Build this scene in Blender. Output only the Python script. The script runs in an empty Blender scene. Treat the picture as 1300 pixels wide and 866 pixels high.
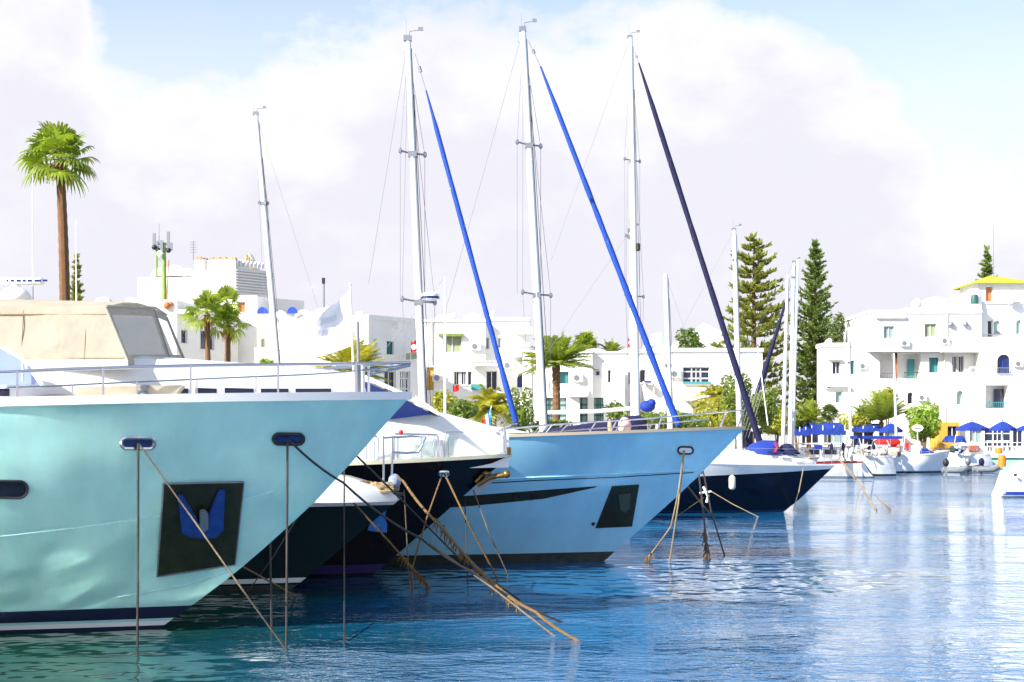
import bpy, bmesh, math, random
import mathutils
from mathutils import Vector, Matrix
from mathutils.bvhtree import BVHTree

S = bpy.context.scene
COL = S.collection
R = math.radians
PI = math.pi

# ------------------------------------------------------------------ camera
EYE, F, HOR = 3.2, 1900.0, 548.0          # eye height (m), focal length and horizon row in photo pixels (1300x866)
cam_d = bpy.data.cameras.new("camera")
cam = bpy.data.objects.new("camera", cam_d); COL.objects.link(cam)
cam.location = (0, 0, EYE); cam.rotation_euler = (R(90), 0, 0)
cam_d.sensor_width = 36.0; cam_d.lens = 36.0 * F / 1300.0
cam_d.shift_y = (HOR - 433.0) / 1300.0
cam_d.clip_start = 0.2; cam_d.clip_end = 6000
S.camera = cam

# ------------------------------------------------------------------ light
SUN_DIR = Vector((-0.67, -0.53, 0.56)).normalized()      # towards the sun
sun_d = bpy.data.lights.new("sun", 'SUN'); sun_d.energy = 4.8; sun_d.angle = R(0.53); sun_d.color = (1.0, 0.95, 0.86)
sun = bpy.data.objects.new("sun", sun_d); COL.objects.link(sun)
sun.rotation_euler = SUN_DIR.to_track_quat('Z', 'Y').to_euler(); sun.location = (-40, -20, 60)

W = bpy.data.worlds.new("World"); S.world = W; W.use_nodes = True
nt = W.node_tree; nt.nodes.clear()
def N(t, **k):
    n = nt.nodes.new(t)
    for a, b in k.items(): setattr(n, a, b)
    return n
def LK(a, b): nt.links.new(a, b)
def MATH(op, a, b=None, c=None, clamp=False):
    n = nt.nodes.new('ShaderNodeMath'); n.operation = op; n.use_clamp = clamp
    for i, v in enumerate((a, b, c)):
        if v is None: continue
        if isinstance(v, (int, float)): n.inputs[i].default_value = v
        else: nt.links.new(v, n.inputs[i])
    return n.outputs[0]
sky = N('ShaderNodeTexSky'); sky.sky_type = 'NISHITA'; sky.sun_disc = False
sky.sun_elevation = math.asin(SUN_DIR.z); sky.sun_rotation = math.atan2(SUN_DIR.x, SUN_DIR.y)
sky.air_density = 1.0; sky.dust_density = 0.6; sky.ozone_density = 2.0
tc = N('ShaderNodeTexCoord'); sep = N('ShaderNodeSeparateXYZ'); LK(tc.outputs['Generated'], sep.inputs[0])
elev = MATH('ARCSINE', sep.outputs[2]); azim = MATH('ARCTAN2', sep.outputs[0], sep.outputs[1])
# the cumulus bank: its top edge as a function of azimuth, ragged by noise
fc = N('ShaderNodeFloatCurve'); cv = fc.mapping.curves[0]
edge = [(-0.36, .31), (-0.285, .30), (-0.272, .252), (-0.245, .232), (-0.2, .234), (-0.16, .244), (-0.09, .262), (0.0, .272), (0.07, .279),
        (0.12, .285), (0.17, .275), (0.21, .258), (0.24, .238), (0.262, .215), (0.29, .17), (0.33, .165), (0.36, .17)]
while len(cv.points) < len(edge): cv.points.new(0.5, 0.5)
for p, (a, e) in zip(cv.points, edge): p.location = ((a + 0.5), e * 2)
fc.mapping.update()
LK(MATH('ADD', azim, 0.5, clamp=True), fc.inputs[1])
bank = MATH('MULTIPLY', fc.outputs[0], 0.5)
mp = N('ShaderNodeMapping'); mp.inputs['Scale'].default_value = (1, 1, 1.5); LK(tc.outputs['Generated'], mp.inputs[0])
n1 = N('ShaderNodeTexNoise'); n1.inputs['Scale'].default_value = 13; n1.inputs['Detail'].default_value = 8; n1.inputs['Roughness'].default_value = .58; LK(mp.outputs[0], n1.inputs['Vector'])
n2 = N('ShaderNodeTexNoise'); n2.inputs['Scale'].default_value = 2.6; n2.inputs['Detail'].default_value = 6; LK(mp.outputs[0], n2.inputs['Vector'])
ragged = MATH('MULTIPLY', MATH('SUBTRACT', n1.outputs['Fac'], .5), .14)
below = MATH('ADD', MATH('SUBTRACT', bank, elev), ragged)
dens = N('ShaderNodeMapRange'); dens.interpolation_type = 'SMOOTHSTEP'
dens.inputs['From Min'].default_value = -0.026; dens.inputs['From Max'].default_value = 0.034; LK(below, dens.inputs['Value'])
# wisps higher up and behind
wisp = N('ShaderNodeMapRange'); wisp.inputs['From Min'].default_value = .42; wisp.inputs['From Max'].default_value = .66; LK(n2.outputs['Fac'], wisp.inputs['Value'])
wispf = MATH('MULTIPLY', wisp.outputs[0], 0.62)
cover = MATH('MAXIMUM', dens.outputs[0], wispf, clamp=True)
# the bank's own colour: brighter crest, mauve body
crest = N('ShaderNodeMapRange'); crest.inputs['From Min'].default_value = 0.0; crest.inputs['From Max'].default_value = 0.10; LK(below, crest.inputs['Value'])
n3 = N('ShaderNodeTexNoise'); n3.inputs['Scale'].default_value = 7; n3.inputs['Detail'].default_value = 5; LK(mp.outputs[0], n3.inputs['Vector'])
cshade = MATH('ADD', MATH('ADD', crest.outputs[0], MATH('MULTIPLY', MATH('SUBTRACT', n3.outputs['Fac'], .5), 1.6)), MATH('MULTIPLY', MATH('SUBTRACT', n1.outputs['Fac'], .5), 1.5), clamp=True)
ccol = N('ShaderNodeMix', data_type='RGBA'); LK(cshade, ccol.inputs[0])
ccol.inputs[6].default_value = (0.75, 0.74, 0.755, 1); ccol.inputs[7].default_value = (0.615, 0.61, 0.672, 1)
# clear sky
skyc = N('ShaderNodeMix', data_type='RGBA', blend_type='MULTIPLY'); skyc.inputs[0].default_value = 1
LK(sky.outputs[0], skyc.inputs[6]); skyc.inputs[7].default_value = (1, 1, 1, 1)
bg1 = N('ShaderNodeBackground'); bg1.inputs[1].default_value = 0.11; LK(skyc.outputs[2], bg1.inputs[0])
bg2 = N('ShaderNodeBackground'); bg2.inputs[1].default_value = 0.70; LK(ccol.outputs[2], bg2.inputs[0])
# thin veil of humid air over the clear part near the horizon
veil = N('ShaderNodeMapRange'); veil.inputs['From Min'].default_value = 0.36; veil.inputs['From Max'].default_value = 0.12
veil.inputs['To Min'].default_value = 0.0; veil.inputs['To Max'].default_value = 0.96; LK(elev, veil.inputs['Value'])
cover2 = MATH('MAXIMUM', cover, veil.outputs[0], clamp=True)
mixs = N('ShaderNodeMixShader'); LK(cover2, mixs.inputs[0]); LK(bg1.outputs[0], mixs.inputs[1]); LK(bg2.outputs[0], mixs.inputs[2])
wo = N('ShaderNodeOutputWorld'); LK(mixs.outputs[0], wo.inputs[0])

vs = S.view_settings; vs.view_transform = 'Standard'; vs.look = 'None'; vs.exposure = 1.05; vs.gamma = 1.0; vs.use_curve_mapping = False
S.render.engine = 'CYCLES'
S.cycles.use_denoising = True
S.cycles.blur_glossy = 0.0
S.cycles.caustics_reflective = True
S.cycles.max_bounces = 8; S.cycles.diffuse_bounces = 3; S.cycles.glossy_bounces = 4; S.cycles.transparent_max_bounces = 16
S.cycles.sample_clamp_indirect = 0.0

# ------------------------------------------------------------------ pixels to places
def U(px, py, d):
    """The point seen at photo pixel (px, py) at distance d along the view."""
    return Vector(((px - 650.0) / F * d, d, EYE + (HOR - py) / F * d))
def UX(px, d): return (px - 650.0) / F * d
def UZ(py, d): return EYE + (HOR - py) / F * d
def ray(px, py):
    return Vector((0, 0, EYE)), Vector(((px - 650.0) / F, 1.0, (HOR - py) / F)).normalized()

# ------------------------------------------------------------------ materials
MATS = {}
def material(name, col, rough=0.5, metal=0.0, vary=0.0, vscale=3.0, bump=0.0, bscale=8.0, coat=0.0, spec=None, emit=None, trans=0.0, alpha=1.0,
             stretch=(1, 1, 1), col2=None, ior=None, sss=None):
    if name in MATS: return MATS[name]
    m = bpy.data.materials.new(name); m.use_nodes = True; t = m.node_tree; b = t.nodes['Principled BSDF']
    b.inputs['Base Color'].default_value = (*col, 1); b.inputs['Roughness'].default_value = rough; b.inputs['Metallic'].default_value = metal
    b.inputs['Coat Weight'].default_value = coat; b.inputs['Coat Roughness'].default_value = 0.03
    if spec is not None: b.inputs['Specular IOR Level'].default_value = spec
    if ior is not None: b.inputs['IOR'].default_value = ior
    if trans: b.inputs['Transmission Weight'].default_value = trans
    if alpha < 1: b.inputs['Alpha'].default_value = alpha
    if emit: b.inputs['Emission Color'].default_value = (*emit, 1); b.inputs['Emission Strength'].default_value = 1
    tcn = mpn = None
    if vary or bump or col2:
        tcn = t.nodes.new('ShaderNodeTexCoord'); mpn = t.nodes.new('ShaderNodeMapping'); mpn.inputs['Scale'].default_value = stretch
        t.links.new(tcn.outputs['Object'], mpn.inputs[0])
    if vary or col2:
        nz = t.nodes.new('ShaderNodeTexNoise'); nz.inputs['Scale'].default_value = vscale; nz.inputs['Detail'].default_value = 5; nz.inputs['Roughness'].default_value = .6
        t.links.new(mpn.outputs[0], nz.inputs['Vector'])
        mr = t.nodes.new('ShaderNodeMapRange'); mr.inputs['From Min'].default_value = .3; mr.inputs['From Max'].default_value = .7
        t.links.new(nz.outputs['Fac'], mr.inputs['Value'])
        mx = t.nodes.new('ShaderNodeMix'); mx.data_type = 'RGBA'; t.links.new(mr.outputs[0], mx.inputs[0])
        c2 = col2 if col2 else tuple(min(1, c * (1 + vary)) for c in col)
        c1 = col if col2 else tuple(c * (1 - vary) for c in col)
        mx.inputs[6].default_value = (*c1, 1); mx.inputs[7].default_value = (*c2, 1)
        t.links.new(mx.outputs[2], b.inputs['Base Color'])
    if bump:
        nb = t.nodes.new('ShaderNodeTexNoise'); nb.inputs['Scale'].default_value = bscale; nb.inputs['Detail'].default_value = 4
        t.links.new(mpn.outputs[0], nb.inputs['Vector'])
        bp = t.nodes.new('ShaderNodeBump'); bp.inputs['Strength'].default_value = bump; bp.inputs['Distance'].default_value = 0.05
        t.links.new(nb.outputs['Fac'], bp.inputs['Height']); t.links.new(bp.outputs[0], b.inputs['Normal'])
    MATS[name] = m
    return m

# ------------------------------------------------------------------ objects
def tag(o, label=None, cat=None, group=None, kind=None):
    if label: o['label'] = label
    if cat: o['category'] = cat
    if group: o['group'] = group
    if kind: o['kind'] = kind
    return o
def thing(name, label, cat, loc=(0, 0, 0), rz=0.0, group=None):
    o = bpy.data.objects.new(name, None); COL.objects.link(o); o.empty_display_size = .2
    o.location = loc; o.rotation_euler = (0, 0, rz)
    return tag(o, label, cat, group)
def wmat(o):
    m = Matrix.LocRotScale(o.location, o.rotation_euler, o.scale)
    return wmat(o.parent) @ m if o.parent else m
def copy_tree(o, parent=None):
    c = o.copy(); COL.objects.link(c)
    if parent: c.parent = parent
    for ch in [x for x in bpy.data.objects if x.parent == o]: copy_tree(ch, c)
    return c

class MB:
    """Collects faces, then links them as one mesh object."""
    def __init__(s): s.v = []; s.f = []; s.mi = []; s.cur = 0
    def add(s, vs, fs):
        n = len(s.v); s.v += [tuple(v) for v in vs]
        for f in fs: s.f.append(tuple(i + n for i in f)); s.mi.append(s.cur)
    def quad(s, a, b, c, d): s.add([a, b, c, d], [(0, 1, 2, 3)])
    def poly(s, pts): s.add(pts, [tuple(range(len(pts)))])
    def box(s, x0, x1, y0, y1, z0, z1, M=None):
        v = [Vector(p) for p in ((x0, y0, z0), (x1, y0, z0), (x1, y1, z0), (x0, y1, z0), (x0, y0, z1), (x1, y0, z1), (x1, y1, z1), (x0, y1, z1))]
        if M: v = [M @ p for p in v]
        s.add(v, [(0, 3, 2, 1), (4, 5, 6, 7), (0, 1, 5, 4), (1, 2, 6, 5), (2, 3, 7, 6), (3, 0, 4, 7)])
    def tube(s, pts, r, n=6, cap=True):
        pts = [Vector(p) for p in pts]; k = len(pts)
        rs = r if isinstance(r, (list, tuple)) else [r] * k
        tang = []
        for i in range(k):
            a = pts[max(0, i - 1)]; b = pts[min(k - 1, i + 1)]
            t = b - a; tang.append(t.normalized() if t.length > 1e-9 else Vector((0, 0, 1)))
        u = tang[0].orthogonal().normalized(); rings = []
        for i in range(k):
            u = (u - tang[i] * u.dot(tang[i]))
            u = u.normalized() if u.length > 1e-6 else tang[i].orthogonal().normalized()
            w = tang[i].cross(u)
            rings.append([pts[i] + (u * math.cos(2 * PI * j / n) + w * math.sin(2 * PI * j / n)) * rs[i] for j in range(n)])
        vs = [p for q in rings for p in q]; fs = []
        for i in range(k - 1):
            for j in range(n):
                j2 = (j + 1) % n; fs.append((i * n + j, i * n + j2, (i + 1) * n + j2, (i + 1) * n + j))
        if cap: fs += [tuple(range(n - 1, -1, -1)), tuple((k - 1) * n + j for j in range(n))]
        s.add(vs, fs)
    def lathe(s, prof, c=(0, 0, 0), n=12, M=None, a0=0, a1=2 * PI):
        vs = []; fs = []; full = abs(a1 - a0 - 2 * PI) < 1e-6; m = n if full else n + 1
        for (r, z) in prof:
            for j in range(m):
                a = a0 + (a1 - a0) * j / n
                p = Vector((r * math.cos(a), r * math.sin(a), z))
                if M: p = M @ p
                vs.append(p + Vector(c))
        for i in range(len(prof) - 1):
            for j in range(n):
                j2 = (j + 1) % m; fs.append((i * m + j, i * m + j2, (i + 1) * m + j2, (i + 1) * m + j))
        s.add(vs, fs)
    def ball(s, c, rx, ry=None, rz=None, n=10, k=7):
        ry = ry or rx; rz = rz or rx; c = Vector(c); vs = [c + Vector((0, 0, -rz))]; fs = []
        for i in range(1, k):
            t = -PI / 2 + PI * i / k
            for j in range(n):
                a = 2 * PI * j / n; vs.append(c + Vector((rx * math.cos(t) * math.cos(a), ry * math.cos(t) * math.sin(a), rz * math.sin(t))))
        vs.append(c + Vector((0, 0, rz))); top = len(vs) - 1
        for j in range(n):
            j2 = (j + 1) % n
            fs.append((0, 1 + j2, 1 + j)); fs.append((top, top - n + j, top - n + j2))
            for i in range(k - 2): fs.append((1 + i * n + j, 1 + i * n + j2, 1 + (i + 1) * n + j2, 1 + (i + 1) * n + j))
        s.add(vs, fs)
    def prism(s, pts, ext):
        """Closed slab: polygon pts pushed along vector ext."""
        pts = [Vector(p) for p in pts]; e = Vector(ext); n = len(pts)
        nrm = mathutils.geometry.normal(pts) if n > 2 else e
        if nrm.dot(e) > 0: pts = pts[::-1]
        s.add(pts + [p + e for p in pts], [tuple(range(n)), tuple(range(2 * n - 1, n - 1, -1))] + [(i, n + i, n + (i + 1) % n, (i + 1) % n) for i in range(n)])
    def grid(s, rows, close=False):
        """Surface through rows of points."""
        m = len(rows[0]); vs = [p for q in rows for p in q]; fs = []
        for i in range(len(rows) - 1):
            for j in range(m if close else m - 1):
                j2 = (j + 1) % m; fs.append((i * m + j, i * m + j2, (i + 1) * m + j2, (i + 1) * m + j))
        s.add(vs, fs)
    def shell(s, rows, off):
        """A thin slab: a grid and its copy moved by off (a vector or a per-point function), edges closed."""
        o = off if callable(off) else (lambda p: Vector(off))
        rows = [[Vector(p) for p in q] for q in rows]; rows2 = [[p + o(p) for p in q] for q in rows]
        n, m = len(rows), len(rows[0])
        s.grid(rows); s.grid([q[::-1] for q in rows2])
        rim = [(0, j) for j in range(m)] + [(i, m - 1) for i in range(1, n)] + [(n - 1, j) for j in range(m - 2, -1, -1)] + [(i, 0) for i in range(n - 2, 0, -1)]
        k = len(rim); s.add([rows[i][j] for i, j in rim] + [rows2[i][j] for i, j in rim], [(a, k + a, k + (a + 1) % k, (a + 1) % k) for a in range(k)])
    def bvh(s, M=None):
        v = [Vector(p) for p in s.v]
        if M: v = [M @ p for p in v]
        return BVHTree.FromPolygons(v, s.f)
    def build(s, name, mats, parent=None, world=True, smooth=None, label=None, bevel=0.0, local=None):
        """world: the collected points are world points (moved into the parent's frame)."""
        me = bpy.data.meshes.new(name)
        vs = s.v
        if parent is not None and world:
            Mi = wmat(parent).inverted(); vs = [Mi @ Vector(p) for p in vs]
        me.from_pydata([tuple(p) for p in vs], [], s.f)
        ms = mats if isinstance(mats, (list, tuple)) else [mats]
        for m in ms: me.materials.append(m)
        if len(ms) > 1: me.polygons.foreach_set('material_index', s.mi)
        bm = bmesh.new(); bm.from_mesh(me)
        bmesh.ops.remove_doubles(bm, verts=bm.verts, dist=1e-5) if smooth is not None and len(s.v) < 60000 else None
        if smooth is not None: bmesh.ops.recalc_face_normals(bm, faces=bm.faces)
        bm.to_mesh(me); bm.free()
        if smooth is not None:
            me.polygons.foreach_set('use_smooth', [True] * len(me.polygons)); me.set_sharp_from_angle(angle=R(smooth))
        o = bpy.data.objects.new(name, me); COL.objects.link(o)
        if parent is not None: o.parent = parent
        if label: o['label'] = label
        if bevel:
            bv = o.modifiers.new('bevel', 'BEVEL'); bv.width = bevel; bv.segments = 2; bv.limit_method = 'ANGLE'; bv.angle_limit = R(40)
        return o
def ML(*steps):
    m = MB()
    for st in steps: getattr(m, st[0])(*st[1:])
    return m
def lerp(a, b, t): return a + (b - a) * t
def interp(tab, x):
    if x <= tab[0][0]: return tab[0][1]
    for (x0, y0), (x1, y1) in zip(tab, tab[1:]):
        if x <= x1: return y0 + (y1 - y0) * (x - x0) / (x1 - x0)
    return tab[-1][1]
def sag(a, b, drop, n=10):
    a = Vector(a); b = Vector(b)
    return [a.lerp(b, i / n) - Vector((0, 0, drop * 4 * (i / n) * (1 - i / n))) for i in range(n + 1)]
# ------------------------------------------------------------------ palette
white_gel = material('white_gelcoat', (.80, .80, .79), .18, coat=.3, vary=.03, vscale=1.5)
white_paint = material('white_paint', (.80, .80, .78), .35, vary=.04, vscale=2)
hull_waterlit_aqua = material('waterlit_aqua_white_gelcoat', (.39, .69, .67), .14, coat=.4, vary=.07, vscale=2.4, stretch=(1, 1, .22))  # white hull; teal light off the water mixed into its base colour
hull_waterlit_blue = material('waterlit_ice_blue_gelcoat', (.32, .64, .80), .14, coat=.4, vary=.07, vscale=2.0, stretch=(1, 1, .25))  # yacht hull is white, blue water light put into colour; small bow shares it
hull_black = material('black_gelcoat', (.004, .004, .007), .22, spec=.25)
hull_green = material('bottle_green_gelcoat', (.006, .018, .022), .2, spec=.3)
hull_navy = material('navy_gelcoat', (.003, .004, .016), .22, spec=.25)
boot_navy = material('navy_boot_stripe', (.01, .015, .05), .3)
boot_olive = material('dark_olive_antifouling', (.035, .04, .03), .5, vary=.4, vscale=5)
boot_purple = material('indigo_boot_stripe', (.02, .01, .09), .35)
steel = material('stainless_steel', (.62, .62, .66), .18, metal=1.0)
alu = material('white_anodised_mast', (.82, .82, .82), .35, vary=.05, vscale=.6)
grey_metal = material('grey_metal', (.28, .29, .33), .4, metal=.6)
dark_plate = material('dark_bronze_plate', (.028, .028, .014), .32, metal=.35, vary=.3, vscale=6)
dark_glass = material('dark_glass', (.008, .010, .03), .05, coat=.4)
navy_glass = material('tinted_blue_glass', (.01, .02, .11), .05, coat=.5)
pale_glass = material('pale_window_glass', (.25, .36, .36), .08)
clear_panel = material('clear_glass_panel', (.75, .86, .84), .05, alpha=.42)
vinyl_clear = material('clear_vinyl_window', (.92, .91, .86), .2, alpha=.28)
canvas_cream = material('cream_canvas', (.66, .61, .50), .85, vary=.08, vscale=2.5, bump=.6, bscale=3)
def translucent(m, k):
    t = m.node_tree; b = t.nodes['Principled BSDF']; tr = t.nodes.new('ShaderNodeBsdfTranslucent'); L_ = b.inputs['Base Color'].links
    if L_: t.links.new(L_[0].from_socket, tr.inputs[0])
    else: tr.inputs[0].default_value = b.inputs['Base Color'].default_value
    mx = t.nodes.new('ShaderNodeMixShader'); mx.inputs[0].default_value = k; out = [n for n in t.nodes if n.type == 'OUTPUT_MATERIAL'][0]
    t.links.new(b.outputs[0], mx.inputs[1]); t.links.new(tr.outputs[0], mx.inputs[2]); t.links.new(mx.outputs[0], out.inputs[0])
translucent(canvas_cream, .45)
canvas_blue = material('royal_blue_canvas', (.005, .032, .27), .75, vary=.18, vscale=6, bump=.4, bscale=12)
canvas_navy = material('navy_canvas', (.004, .004, .045), .8, vary=.2, vscale=5, bump=.5, bscale=9)
sail_blue = material('blue_furled_sail_cover', (.003, .055, .37), .7, vary=.12, vscale=4, bump=.3, bscale=20)
canvas_red = material('red_canvas', (.62, .012, .012), .7, vary=.12, vscale=5)
teak = material('teak', (.30, .14, .045), .5, vary=.25, vscale=9, stretch=(1, 6, 6))
red_trim = material('dark_red_trim', (.28, .02, .015), .4)
rubber_black = material('black_rubber', (.012, .012, .014), .55)
fender_mat = material('cream_fender', (.72, .68, .52), .4, vary=.08, vscale=4)
rope_tan = material('tan_rope', (.21, .125, .042), .85, vary=.3, vscale=25, bump=.8, bscale=60)
rope_pale = material('pale_rope', (.38, .28, .16), .85, vary=.25, vscale=25, bump=.8, bscale=60)
rope_dark = material('dark_mooring_line', (.030, .022, .020), .7, vary=.4, vscale=20)
rope_grey = material('grey_brown_line', (.13, .10, .07), .8, vary=.4, vscale=20)
weed = material('weedy_rope', (.20, .11, .025), .95, vary=.5, vscale=18, bump=1, bscale=40)
anchor_blue = material('blue_anchor_paint', (.012, .045, .24), .3, vary=.3, vscale=6)
bright_orange = material('orange_plastic', (.75, .22, .02), .5)
red_plastic = material('red_plastic', (.65, .02, .02), .45)
grey_rubber = material('grey_inflatable_rubber', (.22, .24, .25), .6, vary=.2, vscale=5)

# ------------------------------------------------------------------ water
def water_material():
    m = bpy.data.materials.new('harbour_water'); m.use_nodes = True; t = m.node_tree; b = t.nodes['Principled BSDF']
    b.inputs['IOR'].default_value = 2.5
    g = t.nodes.new('ShaderNodeNewGeometry'); sp = t.nodes.new('ShaderNodeSeparateXYZ'); t.links.new(g.outputs['Position'], sp.inputs[0]); X, Y = sp.outputs[0], sp.outputs[1]
    def noise(scale, sx, sy, detail=3, dist=0.0):
        mpn = t.nodes.new('ShaderNodeMapping'); mpn.inputs['Scale'].default_value = (sx, sy, 1); t.links.new(g.outputs['Position'], mpn.inputs[0])
        nz = t.nodes.new('ShaderNodeTexNoise'); nz.inputs['Scale'].default_value = scale; nz.inputs['Detail'].default_value = detail; nz.inputs['Distortion'].default_value = dist
        t.links.new(mpn.outputs[0], nz.inputs['Vector']); return nz.outputs['Fac']
    def mth(op, a, c=None, clamp=False):
        n = t.nodes.new('ShaderNodeMath'); n.operation = op; n.use_clamp = clamp
        for i, v in enumerate((a, c)):
            if v is None: continue
            if isinstance(v, (int, float)): n.inputs[i].default_value = v
            else: t.links.new(v, n.inputs[i])
        return n.outputs[0]
    def ramp(v, f0, f1, t0, t1):
        n = t.nodes.new('ShaderNodeMapRange'); n.interpolation_type = 'SMOOTHSTEP'
        for k, q in zip(('From Min', 'From Max', 'To Min', 'To Max'), (f0, f1, t0, t1)): n.inputs[k].default_value = q
        t.links.new(v, n.inputs['Value']); return n.outputs[0]
    # sheltered water along the hulls is smooth, with long low ripples; open water is choppy in patches
    wob = mth('MULTIPLY', mth('SUBTRACT', noise(.35, 1, 1, 2), .5), 5)
    lee1 = ramp(mth('ADD', X, wob), -4.6, -2.8, 1, 0)
    dx = mth('SUBTRACT', X, 2.0); dy = mth('SUBTRACT', Y, 33.2)
    rad = mth('ADD', mth('SQRT', mth('ADD', mth('MULTIPLY', dx, mth('MULTIPLY', dx, .45)), mth('MULTIPLY', dy, dy))), wob)
    lee2 = ramp(rad, 3.8, 6.2, 1, 0)
    lee = mth('MAXIMUM', lee1, lee2, True)
    small = noise(4.6, .65, 1.0, 3, .5); mid = noise(.85, .65, 1.0, 2, .4); patch = noise(.05, .35, 1.8, 3)
    ruff = ramp(patch, .40, .60, .32, 1.0)
    # two boat wakes crossing the basin
    def streak(y0, w, slope):
        c = mth('ADD', mth('ADD', y0, mth('MULTIPLY', X, slope)), mth('MULTIPLY', mth('SUBTRACT', noise(.12, 1, .2, 2), .5), w * 2.2))
        return mth('MULTIPLY', ramp(mth('ABSOLUTE', mth('SUBTRACT', Y, c)), 0.0, w, 1, 0), ramp(X, 3, 9, 0, 1))
    wake = mth('MAXIMUM', streak(76.0, 3.6, 0.0), streak(51.5, 2.6, -.22), True)
    ruff = mth('ADD', ruff, mth('MULTIPLY', wake, 1.3))
    chop = mth('MULTIPLY', mth('ADD', mth('ADD', mth('MULTIPLY', small, .052), mth('MULTIPLY', noise(10.0, .6, 1.0, 2, .4), .016)), mth('MULTIPLY', mid, .125)), ruff)
    calm = mth('ADD', mth('MULTIPLY', noise(.7, 1, 1, 0), .055), mth('ADD', mth('MULTIPLY', noise(2.0, 1, 1, 0), .034), mth('MULTIPLY', noise(4.2, 1, 1, 0), .010)))
    inv = mth('SUBTRACT', 1.0, lee)
    h = mth('ADD', mth('MULTIPLY', chop, inv), mth('MULTIPLY', calm, lee))
    bp = t.nodes.new('ShaderNodeBump'); bp.inputs['Strength'].default_value = 1.0; bp.inputs['Distance'].default_value = 1.0
    t.links.new(h, bp.inputs['Height']); t.links.new(bp.outputs[0], b.inputs['Normal'])
    t.links.new(mth('ADD', .02, mth('MULTIPLY', lee, .06)), b.inputs['Roughness'])
    # silty green shallows by the near quay, blue further out
    mr = ramp(mth('ADD', X, mth('MULTIPLY', noise(.25, 1, 1, 3), 5)), -4.0, 3.5, 0, 1)
    mx = t.nodes.new('ShaderNodeMix'); mx.data_type = 'RGBA'; t.links.new(mr, mx.inputs[0])
    mx.inputs[6].default_value = (.005, .050, .028, 1); mx.inputs[7].default_value = (.006, .115, .28, 1)
    t.links.new(mx.outputs[2], b.inputs['Base Color'])
    return m
water = MB(); water.grid([[(x, y, 0) for x in (-700, -60, 0, 60, 700)] for y in (-60, 20, 80, 160, 400)])
tag(water.build('water', water_material()), 'rippled blue green harbour water in front of the yachts', None, None, 'structure')
# ------------------------------------------------------------------ hulls
class Hull:
    """Local frame: +x to the bow, x = 0 at the bow tip, -y the side towards the camera, z = 0 at the water.
    rows: (height fraction at the bow, height fraction aft, half beam, entry length, fullness), keel to sheer."""
    def __init__(s, stem, L, sheer, rows, ns=44, pe=1.55, zl=-.35, blend=8.0, tuck=.18):
        s.stem, s.L, s.sheer, s.rows, s.ns, s.pe, s.zl, s.blend, s.tuck = sorted(stem), L, sheer, rows, ns, pe, zl, blend, tuck
        s.R = len(rows) - 1.0
    def row(s, r):
        i = min(int(r), len(s.rows) - 2); k = r - i
        return [lerp(p, q, k) for p, q in zip(s.rows[i], s.rows[i + 1])]
    def z(s, a, r):
        tb, ta = s.row(r)[:2]; t = lerp(tb, ta, min(1.0, a / s.blend))
        return lerp(s.zl, interp(s.sheer, a), t)
    def pt(s, a, r, side=-1):
        tb, ta, B, E, p = s.row(r)
        u = min(1.0, a / E); b = B * (1 - (1 - u) ** p)
        if a > s.L * .7: b *= 1 - s.tuck * ((a - s.L * .7) / (s.L * .3)) ** 2
        return Vector((interp(s.stem, s.z(0, r)) - a, side * b, s.z(a, r)))
    def at_z(s, a, z, side=-1):
        lo, hi = 0.0, s.R
        for _ in range(24):
            m = (lo + hi) / 2
            if s.z(a, m) < z: lo = m
            else: hi = m
        return s.pt(a, lo, side)
    def stations(s): return [s.L * (i / s.ns) ** s.pe for i in range(s.ns + 1)]
    def mesh(s, n=5):
        m = MB(); st = s.stations(); rs = [s.R * k / (n * s.R) for k in range(int(n * s.R) + 1)]
        for side in (-1, 1): m.grid([[s.pt(a, r, side) for a in st] for r in rs])
        m.grid([[s.pt(s.L, r, -1), s.pt(s.L, r, 1)] for r in rs])     # transom
        return m
    def deck(s, drop=.04, inset=.03):
        m = MB(); rows = []
        for a in s.stations():
            p = s.pt(a, s.R, -1); w = max(0, -p.y - inset)
            rows.append([Vector((p.x, -w + 2 * w * k / 4, p.z - drop + .05 * (1 - (2 * k / 4 - 1) ** 2))) for k in range(5)])
        m.grid(rows); return m
    def rim(s, w, h, out=.015, up=.4):
        """Toe rail or gunwale cap along both sheer lines."""
        m = MB()
        for side in (-1, 1):
            rows = []
            for a in s.stations():
                p = s.pt(a, s.R, side); o = Vector((0, side * out, 0)); q = Vector((p.x, side * max(0, abs(p.y) - w), p.z))
                rows.append([p + o + Vector((0, 0, -h * (1 - up))), p + o + Vector((0, 0, h * up)), q + Vector((0, 0, h * up)), q + Vector((0, 0, -h * (1 - up)))])
            m.grid(rows, close=True)
        return m
    def band(s, z0, z1, out=.007, n=3):
        """A thin raised band on the hull between two heights."""
        m = MB(); st = s.stations()
        for side in (-1, 1):
            o = Vector((out * .4, side * out, -.3 * out))
            m.grid([[s.at_z(a, lerp(z0, z1, k / n), side) + o for a in st] for k in range(n + 1)])
        return m
def cast(bvh, px, py):
    o, d = ray(px, py); hit = bvh.ray_cast(o, d); return hit[0], hit[1]
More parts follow.
